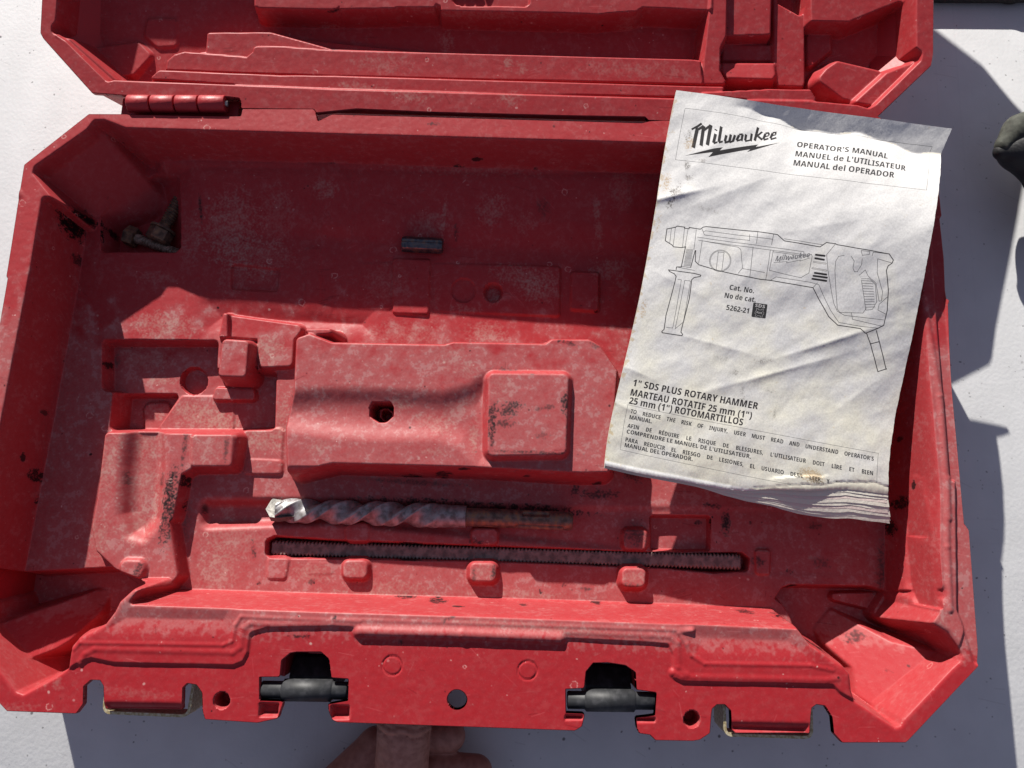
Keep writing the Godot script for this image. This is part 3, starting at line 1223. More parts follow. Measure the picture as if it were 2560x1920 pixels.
func bolt(called: String, label: String, head: Vector3, dir: Vector3, length: float, r: float, across: float, m: Material, worn: Material, collar: bool):
	var root := thing(called, head)
	tag(root, label, "bolt", "", "rusty bolts in the corner pocket")
	var st := begin()
	var hx := across / sqrt(3.0)
	lathe(st, head, dir, [Vector2(-across * 0.32, hx * 0.78), Vector2(-across * 0.26, hx), Vector2(across * 0.24, hx), Vector2(across * 0.30, hx * 0.9)], 6, true, 0.4)
	if collar:
		lathe(st, head, dir, [Vector2(across * 0.30, hx * 1.05), Vector2(across * 0.40, hx * 1.05)], 24)
	part("head", done(st), m, root)
	var shape := func(s: float, t: float) -> Vector2:
		var q := absf(fposmod(s / 1.8 - t / TAU, 1.0) - 0.5) * 2.0
		return Vector2(cos(t), sin(t)) * (r - 0.95 * q * smoothstep(2.5, 5.0, s))
	part("threaded_shank", sweep(head + dir.normalized() * across * 0.0003, dir, length, int(length * 6.0), 24, shape), worn, root)


func make_bolts():
	var m := rusty(Color(0.06, 0.036, 0.026), Color(0.17, 0.10, 0.07), Color(0.30, 0.17, 0.09), 431, 0.75, 0.1)
	var worn := rusty(Color(0.13, 0.09, 0.07), Color(0.36, 0.27, 0.21), Color(0.60, 0.50, 0.41), 435, 0.5, 0.3)
	bolt("hex_bolt", "rusty hex bolt with bright worn thread, lying along the front of the corner pocket", mm(-212.5, -51.5, -71.8), Vector3(1.0, 0.02, 0.34), 36.0, 3.1, 11.0, m, worn, false)
	bolt("hex_bolt", "rust-brown hex bolt leaning up the corner pocket's side, shank pointing to the hinge", mm(-193.0, -46.0, -71.0), Vector3(0.36, -0.06, -1.0), 38.0, 3.9, 12.5, m, m, true)


func make_sleeve():
	var a := mm(-46.2, -38.6, -67.4)
	var root := thing("steel_sleeve", a)
	tag(root, "short dark blued steel sleeve with a rusty lower side, loose on the rear floor", "sleeve")
	var m := rusty(Color(0.05, 0.055, 0.065), Color(0.12, 0.13, 0.15), Color(0.24, 0.16, 0.12), 441, 0.3, 0.7)
	var shape := func(s: float, t: float) -> Vector2:
		var k := cos(PI / 6.0) / cos(fposmod(t + 0.2, PI / 3.0) - PI / 6.0)
		var r := lerpf(4.6, 4.9 * k, 0.55)
		for g in [1.75, 4.4]:
			r -= 0.55 * (1.0 - smoothstep(0.08, 0.16, absf(wrapf(t - g, -PI, PI))))
		if s < 0.7:
			r -= (0.7 - s) * 0.7
		if s > 23.2:
			r -= (s - 23.2) * 0.7
		return Vector2(cos(t), sin(t)) * r
	part("body", sweep(a, Vector3(1, -0.01, 0.02), 24.0, 40, 72, shape), m, root)
	var bore_shade := begin()  # flat near-black disc painted as the shade inside a hollow end
	lathe(bore_shade, a - Vector3(0.0001, 0, 0), Vector3(1, -0.01, 0.02), [Vector2(0, 2.6), Vector2(0.05, 2.5)], 20)
	part("bore_shade", done(bore_shade), mat(Color(0.01, 0.01, 0.01), 0.9), root)


# ------------------------------------------------------------------ bodies meshed from blended, tapered capsules (surface nets)

# bones: [a, b, radius a, radius b] in mm; extra(p) is added to the distance
func net(bones: Array, cell: float, blend: float, extra: Callable) -> ArrayMesh:
	var lo := Vector3.ONE * 1e9
	var hi := -lo
	for b in bones:
		for e in [[0, 2], [1, 3]]:
			lo = lo.min(b[e[0]] - Vector3.ONE * (b[e[1]] + 3.0 * cell))
			hi = hi.max(b[e[0]] + Vector3.ONE * (b[e[1]] + 3.0 * cell))
	var n := Vector3i(((hi - lo) / cell).ceil()) + Vector3i.ONE
	var f := PackedFloat32Array()
	f.resize(n.x * n.y * n.z)
	f.fill(1e3)
	for b in bones:
		var A: Vector3 = b[0]
		var e: Vector3 = b[1] - A
		var el := maxf(e.length_squared(), 1e-6)
		var ra: float = b[2]
		var rb: float = b[3]
		var pad := Vector3.ONE * (maxf(ra, rb) + blend + 2.5 * cell)
		var i0 := Vector3i(((A.min(b[1]) - pad - lo) / cell).floor()).max(Vector3i.ZERO)
		var i1 := Vector3i(((A.max(b[1]) + pad - lo) / cell).ceil()).min(n - Vector3i.ONE)
		for k in range(i0.z, i1.z + 1):
			for j in range(i0.y, i1.y + 1):
				var at := (k * n.y + j) * n.x + i0.x
				for i in range(i0.x, i1.x + 1):
					var p := lo + Vector3(i, j, k) * cell - A
					var t := clampf(p.dot(e) / el, 0.0, 1.0)
					var d := (p - e * t).length() - lerpf(ra, rb, t)
					var o := f[at]
					var h := maxf(blend - absf(d - o), 0.0)
					f[at] = minf(d, o) - h * h / (4.0 * blend)
					at += 1
	for k in n.z:
		for j in n.y:
			for i in n.x:
				var at := (k * n.y + j) * n.x + i
				if absf(f[at]) < 4.0:
					f[at] += extra.call(lo + Vector3(i, j, k) * cell)
	var id := PackedInt32Array()
	id.resize(f.size())
	id.fill(-1)
	var st := begin()
	st.set_smooth_group(0)
	var count := 0
	var step := [1, n.x, n.x * n.y]
	for k in n.z - 1:
		for j in n.y - 1:
			for i in n.x - 1:
				var at := (k * n.y + j) * n.x + i
				var sum := Vector3.ZERO
				var hits := 0
				for ax in 3:
					for q in 4:
						var o := Vector3i.ZERO
						o[(ax + 1) % 3] = q & 1
						o[(ax + 2) % 3] = q >> 1
						var c: int = at + o.x + o.y * step[1] + o.z * step[2]
						var a := f[c]
						var b := f[c + step[ax]]
						if (a < 0.0) != (b < 0.0):
							var v := Vector3(o)
							v[ax] += a / (a - b)
							sum += v
							hits += 1
				if hits:
					id[at] = count
					count += 1
					var p := lo + (Vector3(i, j, k) + sum / hits) * cell
					st.add_vertex(mm(p.x, p.y, p.z))
	for k in range(1, n.z - 1):
		for j in range(1, n.y - 1):
			for i in range(1, n.x - 1):
				var at := (k * n.y + j) * n.x + i
				for ax in 3:
					var a := f[at]
					var b := f[at + step[ax]]
					if (a < 0.0) != (b < 0.0):
						var u: int = step[(ax + 1) % 3]
						var v: int = step[(ax + 2) % 3]
						var q := [id[at], id[at - u], id[at - u - v], id[at - v]]
						if q.min() >= 0:
							for w in ([0, 1, 2, 0, 2, 3] if a > 0.0 else [0, 2, 1, 0, 3, 2]):
								st.add_index(q[w])
	return done(st)


func make_hand():
	# a hand reaching in from the front: thumb straight up under the flange, fingers curled to the right beneath it
	var root := thing("person", mm(-28, -30, 215))
	tag(root, "bare hand in shade under the case's front edge, thumb up and fingers curled", "hand")
	var bones := [
		# thumb: wrist side, knuckle, tip under the flange
		[Vector3(-34, -40, 266), Vector3(-29.5, -33, 224), 16.5, 13.9], [Vector3(-29.5, -33, 224), Vector3(-29, -29, 196), 13.6, 14.0], [Vector3(-29, -29, 196), Vector3(-29, -27, 172), 13.8, 10.0],
		# ball of the thumb and palm
		[Vector3(-34, -30, 262), Vector3(-67, -44, 238), 18, 14], [Vector3(-67, -44, 238), Vector3(-46, -49, 212), 14, 9.5], [Vector3(-46, -49, 212), Vector3(-22, -50, 206), 9.5, 8.5],
		[Vector3(-40, -38, 262), Vector3(-84, -45, 252), 20, 15], [Vector3(-20, -42, 258), Vector3(-40, -38, 275), 18, 22], [Vector3(-50, -36, 272), Vector3(-50, -30, 330), 22, 24],
		# index finger: comes round behind the thumb, tip to the right
		[Vector3(-52, -44, 232), Vector3(-22, -47, 206), 10.5, 9.2], [Vector3(-22, -47, 206), Vector3(-6.5, -45, 205), 9.2, 8.6],
		# middle finger
		[Vector3(-40, -46, 246), Vector3(-12, -47, 223), 11, 9.8], [Vector3(-12, -47, 223), Vector3(8.5, -44.5, 222), 9.6, 8.6],
		# ring and little finger
		[Vector3(-28, -46, 262), Vector3(-4, -47, 242), 10.5, 9.4], [Vector3(-4, -47, 242), Vector3(13, -45, 241), 9.2, 8.4],
		[Vector3(-22, -45, 276), Vector3(0, -47, 260), 9.5, 8.2], [Vector3(0, -47, 260), Vector3(12, -46, 259), 8.0, 7.2],
	]
	var wrinkle := func(p: Vector3) -> float:
		# knuckle creases on the back of the thumb
		var d := 0.0
		if absf(p.x + 29.0) < 16.0 and p.y > -29.0 and p.z < 232.0:
			var bend := (p.x + 29.0) * 0.06 + 0.8 * sin(p.x * 0.5)
			for c in [[195.0, 1.2, 0.8], [199.4, 1.7, 0.9], [201.6, 0.8, 0.7], [192.0, 0.8, 0.8], [204.0, 0.6, 0.7], [206.4, 0.6, 0.7], [208.8, 0.5, 0.7], [211.0, 0.5, 0.7]]:
				var q: float = (p.z - c[0] - bend) / c[2]
				d += c[1] * exp(-q * q)
		return d
	var skin := mat(Color(0.42, 0.225, 0.17), 0.55)
	skin.albedo_texture = grain_texture(0.02, 451, Color(0.37, 0.15, 0.11), Color(0.44, 0.19, 0.14), Color(0.50, 0.23, 0.175))
	skin.albedo_color = Color.WHITE
	triplanar_bump(skin, 0.12, 452, 3.0, 20.0, 0.2)
	part("hand", net(bones, 1.2, 1.6, wrinkle), skin, root)


func make_tools():
	var none := func(_p: Vector3) -> float: return 0.0
	# the hooked end of a rubber-gripped tool at the right of the case
	var root := thing("power_tool", mm(320, -50, -135))
	tag(root, "black power tool with a dusty olive rubber grip, standing beside the case's right side", "power tool")
	var olive := rusty(Color(0.032, 0.034, 0.027), Color(0.05, 0.053, 0.042), Color(0.085, 0.09, 0.072), 461, 0.8, 0.0)
	var black := mat(Color(0.018, 0.018, 0.019), 0.55)
	triplanar_bump(black, 0.06, 464, 3.0, 20.0, 0.4)
	part("housing", net([[Vector3(304, -29, -131.5), Vector3(318, -31, -134), 4.6, 12.5], [Vector3(318, -31, -134), Vector3(352, -32, -134), 12.5, 20.0], [Vector3(326, -33, -122), Vector3(345, -33, -96), 9.0, 17.0], [Vector3(352, -33, -134), Vector3(420, -33, -120), 24, 28]], 1.6, 6.0, none), black, root)
	part("rubber_grip", net([[Vector3(305.5, -27.5, -135.0), Vector3(314, -26, -143.5), 5.6, 8.5], [Vector3(314, -26, -143.5), Vector3(340, -27, -154), 8.5, 13], [Vector3(340, -27, -154), Vector3(400, -28, -160), 13, 18]], 1.6, 5.0, none), olive, root)
	# another tool end, just beyond the top edge of the view
	var other := thing("power_tool", mm(330, -50, -270))
	tag(other, "dark brown tool end behind the open lid's right corner at the far table edge", "power tool")
	var brown := mat(Color(0.016, 0.011, 0.010), 0.7)
	triplanar_bump(brown, 0.06, 467, 3.0, 20.0, 0.4)
	part("housing", net([[Vector3(275, -60.2, -256.5), Vector3(340, -60.2, -258.5), 4.4, 4.7], [Vector3(340, -60.2, -258.5), Vector3(430, -60, -267), 4.7, 4.9]], 1.2, 3.0, none), brown, other)


# ------------------------------------------------------------------ measured plan lists (mm)

func case_lists():
	base_ops.append([CUT, -1.1, 2.5, 1.5, 1, 0, 0, 2, [-252.7, 157.0, -230.6, 159.4, -218.1, 168.2, -197.5, 172.8, -190.8, 169.6, -184.9, 165.6, -180.3, 164.3, -168.8, 166.2, -110.6, 165.5, -106.0, 163.5, -104.0, 159.2, -103.7, 150.0, -95.5, 147.4, -63.5, 145.7, 93.5, 148.4, 102.2, 148.9, 104.2, 153.4, 104.9, 161.0, 108.5, 164.7, 104.5, 164.4, 108.5, 166.2, 181.9, 165.3, 185.3, 168.6, 191.4, 171.8, 202.1, 171.4, 212.6, 180.0, 241.8, 152.9, 247.7, 136.6, 284.4, 127.8, 279.0, 188.2, 215.4, 212.0, 19.3, 218.3, -140.1, 208.9, -250.5, 205.1], -0.3])  # front flange
	base_ops.append([CUT, -2.2, 3, 1.2, 1, 0, 0, 2, [248.1, 65.0, 244.4, 128.3, 246.5, 133.6, 251.3, 154.1, 274.5, 151.1, 273.0, 72.4, 252.4, 62.3, 250.6, -32.3, 259.0, -78.2, 244.9, -77.8, 243.9, -48.3, 245.2, 70.7], -0.5])  # right flange strip
	base_ops.append([CUT, -42, 9, 5, 7, -0.02, 0, 1, [-196.9, -115.3, -209.3, -119.8, -214.7, -119.6, -218.0, -113.9, -243.8, -91.4, -244.2, -88.0, -231.1, -73.7, -237.1, -73.6, -237.8, -33.3, -241.1, 44.2, -245.7, 128.7, -246.1, 149.1, -237.6, 159.6, -221.5, 132.7, -160.0, 130.8, -164.9, 138.0, -64.0, 138.3, 16.4, 138.1, 113.6, 138.5, 165.3, 139.2, 171.4, 146.7, 183.8, 153.9, 223.9, 145.0, 235.3, 129.3, 239.2, 70.9, 237.1, -13.9, 237.1, -73.6, 244.2, -88.0, 243.8, -91.4, 218.0, -113.9, 214.7, -119.6, 209.3, -119.8, 196.9, -115.3], -0.2])  # main basin
	base_ops.append([CUT, -3.2, 1.1, 2.5, 2.2, 0, 0, 1, [-196.9, -115.3, -209.3, -119.8, -214.7, -119.6, -218.0, -113.9, -243.8, -91.4, -244.2, -88.0, -231.1, -73.7, -237.1, -73.6, -237.8, -33.3, -241.1, 44.2, -245.7, 128.7, -246.1, 149.1, -237.6, 159.6, -221.5, 132.7, -160.0, 130.8, -164.9, 138.0, -64.0, 138.3, 16.4, 138.1, 113.6, 138.5, 165.3, 139.2, 171.4, 146.7, 183.8, 153.9, 223.9, 145.0, 235.3, 129.3, 239.2, 70.9, 237.1, -13.9, 237.1, -73.6, 244.2, -88.0, 243.8, -91.4, 218.0, -113.9, 214.7, -119.6, 209.3, -119.8, 196.9, -115.3], 0.3])  # rounded lip of the basin
	base_ops.append([CUT, -57, 14, 2, 3, 0, 0, 2, [-181.4, -104.2, -176.8, -61.1, -178.9, -58.6, -222.2, -57.2, -224.9, -79.0, -211.4, -96.0, -196.8, -105.8], -41])  # bolt pocket
	base_ops.append([ADD, -22.33, 2.5, 4, 4, -0.905, -1.068, 0, [-246.3, -92.8, -221.6, -114.4, -216.0, -120.1, -190.8, -90.7, -231.3, -77.8, -237.7, -78.8]])  # back left corner facet
	base_ops.append([ADD, -29.50, 4, 4, 3, -4.478, -1.192, 0, [-237.7, -78.8, -230.2, -77.1, -233.7, -66.4, -241.3, -72.6]])
	base_ops.append([ADD, -33, 0.8, 7.6, 7.6, 0, -0.32, 4, [-118.7, -113.7, 112.6, -114.5, 112.3, -75.0, -115.4, -75.1, -168.9, -76.4, -172.7, -112.1]])  # rising rear floor
	base_ops.append([ADD, -30, 3, 5.7, 7.6, 0, -0.1, 2, [-198.7, -113.9, -89.1, -114.7, 54.6, -116.5, 54.7, -111.3, -88.7, -110.1, -188.5, -109.1]])
	base_ops.append([ADD, -32.2, 0.9, 2.8, 4.2, 0, -0.3, 2, [-99.9, -110.8, -87.4, -111.2, -79.9, -101.1, -78.0, -73.9, -94.3, -75.4]])
	base_ops.append([ADD, -36, 1.0, 5.7, 7.6, 0, -0.28, 2, [-83.6, -115.2, -78.3, -115.3, -71.6, -65.5, -77.3, -65.4]])
	base_ops.append([ADD, -35.5, 1.0, 5.7, 7.6, 0, -0.28, 2, [81.7, -107.6, 87.5, -106.7, 89.0, -87.4, 83.3, -87.2]])
	base_ops.append([ADD, -40.5, 1.5, 1, 2, 0, 0, 2, [-99.6, -30.6, -85.1, -28.1, -88.1, -17.2, -99.4, -16.9]])
	base_ops.append([ADD, -40.9, 2, 0.6, 0.6, 0, 0, 1.5, [-70.9, -55.4, -52.2, -56.5, -51.0, -27.8, -69.5, -27.7]])
	base_ops.append([ADD, -40.2, 2.5, 0.8, 0.8, 0, 0, 1.5, [-51.3, -58.8, -29.7, -58.9, -29.0, -25.8, -49.4, -25.7]])
	base_ops.append([ADD, -41.6, 2, 0.5, 0.6, 0, 0, 1.5, [-27.9, -57.0, 46.9, -57.3, 47.1, -27.5, -26.0, -27.8]])
	base_ops.append([ADD, -41.2, 2.5, 0.7, 0.7, 0, 0, 1.5, [54.1, -54.3, 69.9, -54.3, 69.7, -31.1, 54.1, -31.6]])
	base_ops.append([ADD, -40.6, 2, 0.6, 0.6, 0, 0, 2, [-148.7, -55.9, -113.8, -53.0, -114.1, -33.1, -147.5, -34.1]])
	base_ops.append([CUT, -41.4, 2, 0.4, 0.4, 0, 0, 2, [-145.4, -52.0, -117.4, -49.9, -117.7, -36.5, -144.4, -37.1], -40.6])
	base_ops.append([ADD, -40, 1.2, 1, 2, 0, 0, 2, [-102.9, -63.2, -95.3, -63.4, -90.7, -16.0, -100.2, -16.7]])
	base_ops.append([CUT, -44.6, 0.35, 3, 2, -0.055, 0, 1, [-156.4, -27.8, -60.4, -26.9, -59.4, -11.3, -155.0, -14.2], -40.5])
	base_ops.append([CUT, -48, 6, 2.5, 2.5, 0, 0, 2, [-214.5, -3.6, -149.1, -5.6, -148.4, 11.0, -133.0, 10.5, -114.2, 11.4, -112.3, 44.7, -199.8, 47.4, -202.4, 26.0, -211.0, 24.8], -41])  # left pocket
	base_ops.append([CUT, -55, 6, 2.5, 2.5, 0, 0, 2, [-203.5, 25.5, -170.8, 24.5, -182.7, 46.0, -202.9, 46.6], -48])  # lower left pocket
	base_ops.append([ADD, -48, 6, 2.8, 2.8, 0, 0, 2, [-169.9, 25.6, -139.7, 24.7, -137.8, 44.6, -182.3, 46.0]])
	base_ops.append([ADD, -53, 3, 2.8, 2.8, 0, 0, 4, [-189.7, 33.6, -182.6, 32.9, -181.5, 42.5, -188.2, 42.7]])
	base_ops.append([ADD, -37, 7, 5.7, 5.7, 0, 0, 3, [-145.9, -21.3, -98.5, -16.0, -104.3, -7.2, -104.0, 8.6, -123.3, 10.1, -125.8, -6.5, -148.3, -7.2]])  # bridge
	base_ops.append([ADD, -34, 5, 2.8, 2.8, 0, 0, 0.5, [-145.7, -21.0, -143.0, -21.0, -141.6, -6.7, -146.7, -6.5]])
	base_ops.append([ADD, -28, 7, 7.6, 5.7, 0, 0, 3, [-142.8, -4.9, -126.8, -4.3, -126.6, 17.6, -143.3, 17.7]])  # left block
	base_ops.append([ADD, -44, 6, 2.8, 2.8, 0, 0, 2, [-150.0, 20.5, -127.4, 20.7, -125.9, 27.3, -151.1, 28.1]])
	base_ops.append([ADD, -41.5, 6, 5.7, 5.7, 0, 0, 3, [-129.9, 45.2, -107.0, 43.1, -106.2, 69.5, -127.6, 69.9]])  # step by the ridge
	base_ops.append([ADD, -39.5, 6, 2.8, 2.8, 0, 0, 2, [-126.9, 61.4, -105.8, 61.7, -105.6, 69.7, -127.0, 70.1]])
	base_ops.append([ADD, -30, 6, 7.6, 5.7, 0, 0, 3, [-203.3, 49.5, -128.6, 48.0, -129.4, 67.7, -152.5, 68.9, -157.5, 72.1, -159.4, 95.8, -161.0, 97.8, -153.5, 125.8, -156.5, 130.2, -173.9, 130.7, -184.7, 127.7, -188.7, 123.6, -200.0, 114.5, -204.2, 101.7, -203.1, 86.0]])  # L-shaped block
	base_ops.append([CUT, -37, 1.1, 3, 3, 0, 0, 4, [-192.5, 43.5, -170.8, 42.9, -167.5, 64.4, -166.7, 96.0, -168.8, 100.6, -175.0, 108.6, -184.1, 106.3, -189.9, 94.3, -192.2, 67.9], -30.5])  # channel in the L block
	base_ops.append([ADD, -29, 5, 4.8, 3.8, 0, 0, 2, [-154.6, 49.8, -130.8, 49.0, -130.5, 66.9, -153.1, 67.6]])
	base_ops.append([ADD, -27.5, 4, 5.7, 3.8, 0, 0, 4, [-186.0, 117.9, -172.1, 117.8, -171.1, 122.9, -173.0, 128.8, -183.6, 127.1]])
	base_ops.append([ADD, -17, 7, 7.6, 5.7, 0, 0, 3, [-98.2, -3.8, -90.8, -6.8, -78.0, -2.2, -16.5, -2.9, -11.7, -4.5, 38.6, -5.1, 42.1, -7.7, 62.6, -8.2, 68.8, -4.9, 78.7, 9.3, 77.9, 22.8, 75.6, 64.9, 58.4, 65.7, 7.4, 64.5, -73.1, 64.8, -96.9, 71.2, -99.8, 46.0, -97.1, 26.4]])  # central ridge
	base_ops.append([ADD, -19, 6, 2.8, 2.8, 0, 0, 1, [-95.1, -9.5, -79.9, -10.0, -78.3, -7.2, -91.3, -5.9]])
	base_ops.append([CUT, -20.6, 0.62, 4, 2.0, 0, 0, 1, [-106.8, 27.6, -105.2, 46.2, -74.3, 48.7, -48.1, 49.2, -17.6, 48.3, -6.1, 51.8, 4.7, 61.9, 13.4, 62.5, 11.6, 13.2, 5.5, 15.1, -1.3, 20.7, -15.2, 25.2, -40.8, 24.7, -76.1, 25.0], -17.3])  # finger groove across the ridge
	base_ops.append([CUT, -38, 20, 1, 1, 0, 0, 1, [-54.1, 30.6, -44.4, 30.3, -42.9, 32.7, -42.7, 37.2, -45.6, 40.3, -50.1, 40.8, -54.7, 38.1, -55.3, 33.1], -26])
	base_ops.append([ADD, -30, 20, 1, 1, 0, 0, 1, [-52.1, 32.4, -47.7, 31.4, -43.9, 33.5, -43.3, 37.1, -46.3, 39.8, -49.9, 39.3, -52.1, 36.5]])
	base_ops.append([CUT, -40, 20, 1, 0.6, 0, 0, 1, [-50.3, 33.3, -47.6, 32.7, -45.3, 34.5, -45.0, 36.7, -46.8, 38.4, -49.2, 38.2, -50.5, 36.5], -30])
	base_ops.append([ADD, -12.5, 6, 9.5, 7.6, 0, 0, 4, [7.4, 12.9, 52.4, 12.0, 51.7, 57.0, 8.6, 59.1]])  # square block on the ridge
	base_ops.append([CUT, -53, 12, 1.5, 1.2, 0, 0, 0.5, [-156.0, 16.3, -156.1, 18.8, -157.0, 21.0, -158.6, 22.9, -160.7, 24.1, -163.1, 24.6, -165.6, 24.3, -167.9, 23.2, -169.9, 21.4, -171.2, 19.3, -171.9, 16.8, -171.8, 14.3, -170.9, 12.0, -169.3, 10.1, -167.2, 8.9, -164.8, 8.4, -162.3, 8.7, -160.0, 9.8, -158.0, 11.6, -156.6, 13.8], -48])  # round recess
	base_ops.append([CUT, -42.6, 4, 0.4, 0.4, 0, 0, 0.5, [-1.9, -41.3, -2.2, -39.0, -3.2, -36.8, -4.6, -35.2, -6.7, -34.1, -8.8, -33.6, -11.0, -33.9, -13.2, -34.9, -14.8, -36.5, -15.9, -38.6, -16.4, -40.9, -16.1, -43.2, -15.2, -45.4, -13.7, -47.0, -11.6, -48.2, -9.5, -48.6, -7.3, -48.3, -5.1, -47.3, -3.5, -45.7, -2.4, -43.6], -41.6])
	base_ops.append([CUT, -46, 3, 1.5, 1, 0, 0, 0.5, [13.9, -40.5, 13.7, -38.6, 13.0, -37.0, 11.7, -35.6, 10.2, -34.8, 8.4, -34.4, 6.6, -34.7, 5.1, -35.4, 3.7, -36.7, 2.9, -38.3, 2.5, -40.2, 2.7, -42.1, 3.4, -43.7, 4.7, -45.1, 6.2, -45.9, 8.0, -46.3, 9.8, -46.0, 11.4, -45.3, 12.8, -43.9, 13.6, -42.4], -41.6])
	base_ops.append([CUT, -45, 1.5, 3, 3, 0, 0, 2, [-147.7, 87.3, -77.6, 84.2, 59.0, 82.7, 226.1, 77.4, 224.1, 116.4, 134.8, 116.6, 108.0, 106.5, -76.9, 94.1, -113.1, 96.1, -145.7, 98.0], -43.5])  # bit trough
	base_ops.append([CUT, -54, 9, 2.5, 2, 0, 0, 1.5, [-111.4, 106.1, -107.4, 104.0, -76.5, 105.0, 14.2, 105.5, 113.7, 105.9, 151.6, 104.3, 156.0, 107.2, 154.9, 114.3, 135.2, 115.8, 108.2, 114.0, 14.5, 113.0, -75.8, 114.1, -107.4, 114.8, -110.7, 113.4], -45])  # rod slot
	base_ops.append([CUT, -51, 7, 3, 3, 0, 0, 2, [100.6, 85.4, 134.7, 84.8, 134.0, 104.4, 108.3, 105.2, 100.6, 105.0], -45])  # square recess
	base_ops.append([ADD, -40.5, 5, 4.8, 3.8, 0, 0, 3.2, [-68.6, 94.8, -55.5, 94.4, -54.9, 105.5, -67.9, 105.7]])  # rod pad
	base_ops.append([ADD, -40.5, 5, 4.8, 3.8, 0, 0, 3.2, [1.0, 95.4, 15.8, 95.0, 15.9, 104.6, 1.4, 104.9]])  # rod pad
	base_ops.append([ADD, -40.5, 5, 4.8, 3.8, 0, 0, 3.2, [84.9, 93.5, 98.5, 93.1, 98.3, 104.8, 85.0, 105.0]])  # rod pad
	base_ops.append([ADD, -37.5, 4, 5.7, 3.8, 0, 0, 3.6, [-68.5, 114.7, -54.2, 114.2, -53.8, 125.1, -67.7, 125.4]])  # rod pad
	base_ops.append([ADD, -37.5, 4, 5.7, 3.8, 0, 0, 3.6, [0.5, 113.9, 16.1, 113.4, 16.2, 124.6, 1.0, 124.9]])  # rod pad
	base_ops.append([ADD, -37.5, 4, 5.7, 3.8, 0, 0, 3.6, [83.5, 114.1, 97.5, 113.6, 97.1, 124.9, 83.6, 125.1]])  # rod pad
	base_ops.append([ADD, -40, 4, 2.8, 2.8, 0, 0, 2, [-110.0, 115.0, -97.9, 114.9, -99.2, 126.4, -109.4, 126.5]])
	base_ops.append([ADD, -42, 3, 2.8, 2.8, 0, 0, 2, [-88.5, 116.1, -74.9, 116.6, -72.7, 123.1, -88.8, 123.6]])
	base_ops.append([ADD, -44.2, 3, 1, 1, 0, 0, 1.5, [159.0, 102.7, 167.1, 102.5, 166.3, 115.7, 159.1, 115.9]])
	base_ops.append([CUT, -57, 8, 4, 5, 0, 0, 2, [169.8, 118.0, 176.9, 115.5, 222.2, 114.8, 240.3, 119.2, 230.1, 134.0, 239.4, 139.5, 244.3, 146.3, 246.0, 149.2, 244.7, 152.3, 240.6, 155.7, 215.6, 180.1, 214.1, 182.9, 211.3, 184.0, 192.1, 172.4, 190.8, 167.4, 190.3, 160.0, 186.9, 156.1, 181.0, 152.9, 174.7, 147.3, 172.0, 139.3, 169.1, 135.3, 161.4, 130.3], 0])  # front right pocket
	base_ops.append([CUT, -6, 1.3, 4, 3, 0, 0, 1, [169.8, 118.0, 176.9, 115.5, 222.2, 114.8, 240.3, 119.2, 230.1, 134.0, 239.4, 139.5, 244.5, 146.3, 246.3, 149.3, 245.0, 152.4, 240.9, 155.8, 215.9, 180.2, 214.3, 183.1, 211.5, 184.1, 192.3, 172.5, 191.0, 167.5, 190.5, 160.1, 187.1, 156.2, 181.2, 153.0, 174.8, 147.4, 172.1, 139.4, 169.3, 135.4, 161.6, 130.3], -0.5])
	base_ops.append([ADD, -53, 6, 2.8, 2.8, 0, 0, 2, [199.4, 125.3, 229.6, 123.7, 229.1, 134.3, 204.7, 129.1]])
	base_ops.append([ADD, -35.33, 5, 5, 4, 0.753, 0.465, 2, [203.3, 133.5, 225.9, 147.3, 251.1, 151.3, 241.4, 161.2, 219.0, 185.2, 206.2, 175.6, 206.9, 162.9, 197.3, 152.5, 193.2, 144.9]])  # ramp in the front right corner
	base_ops.append([CUT, -56, 8, 4, 5, 0, 0, 2, [-285.0, 115.9, -239.0, 122.3, -192.5, 118.3, -161.1, 128.5, -169.8, 137.3, -171.6, 142.1, -175.7, 148.4, -187.7, 154.9, -190.8, 161.9, -191.0, 169.5, -196.4, 173.5, -211.5, 182.1, -215.3, 180.9, -223.6, 172.8, -237.6, 159.6, -246.0, 152.2, -249.0, 144.5], 0])  # front left pocket
	base_ops.append([CUT, -6, 1.3, 4, 3, 0, 0, 1, [-285.0, 115.9, -239.0, 122.3, -192.5, 118.3, -161.4, 128.5, -170.0, 137.4, -171.9, 142.1, -175.9, 148.5, -188.0, 155.0, -191.1, 162.0, -191.3, 169.6, -196.7, 173.6, -211.8, 182.2, -215.6, 181.0, -223.9, 172.9, -238.0, 159.7, -246.4, 152.2, -249.4, 144.6], -0.5])
	base_ops.append([ADD, -32.60, 5, 5, 4, -0.636, 0.651, 2, [-250.4, 154.3, -241.9, 152.3, -208.8, 136.0, -201.0, 135.9, -202.1, 147.9, -210.8, 162.1, -215.0, 165.8, -224.9, 170.6, -228.0, 173.9, -242.7, 160.0]])  # ramp in the front left corner
	base_ops.append([CUT, -2.2, 0.26, 1.5, 1.5, 0, 0, 2, [-170.1, 138.1, -114.0, 137.8, -111.0, 143.3, -112.7, 151.0, -176.8, 151.9], 0.1])
	base_ops.append([CUT, -2.2, 0.26, 1.5, 1.5, 0, 0, 2, [108.6, 136.3, 165.4, 136.7, 171.4, 146.7, 171.1, 154.3, 114.8, 154.9, 109.3, 147.9], 0.1])
	base_ops.append([RIB, 0.1, 3.4, [-185.4, 166.3, -183.5, 162.4, -179.0, 160.0, -111.1, 159.4, -107.7, 157.0, -107.0, 147.8, -103.6, 145.3, -95.5, 145.5, -63.5, 144.2, 0.6, 144.4, 93.4, 144.9, 102.2, 145.0, 106.5, 147.9, 106.8, 159.4, 110.8, 162.6, 104.5, 162.1, 108.4, 163.7, 178.7, 163.1, 184.2, 162.2]])  # tongue, outer ridge
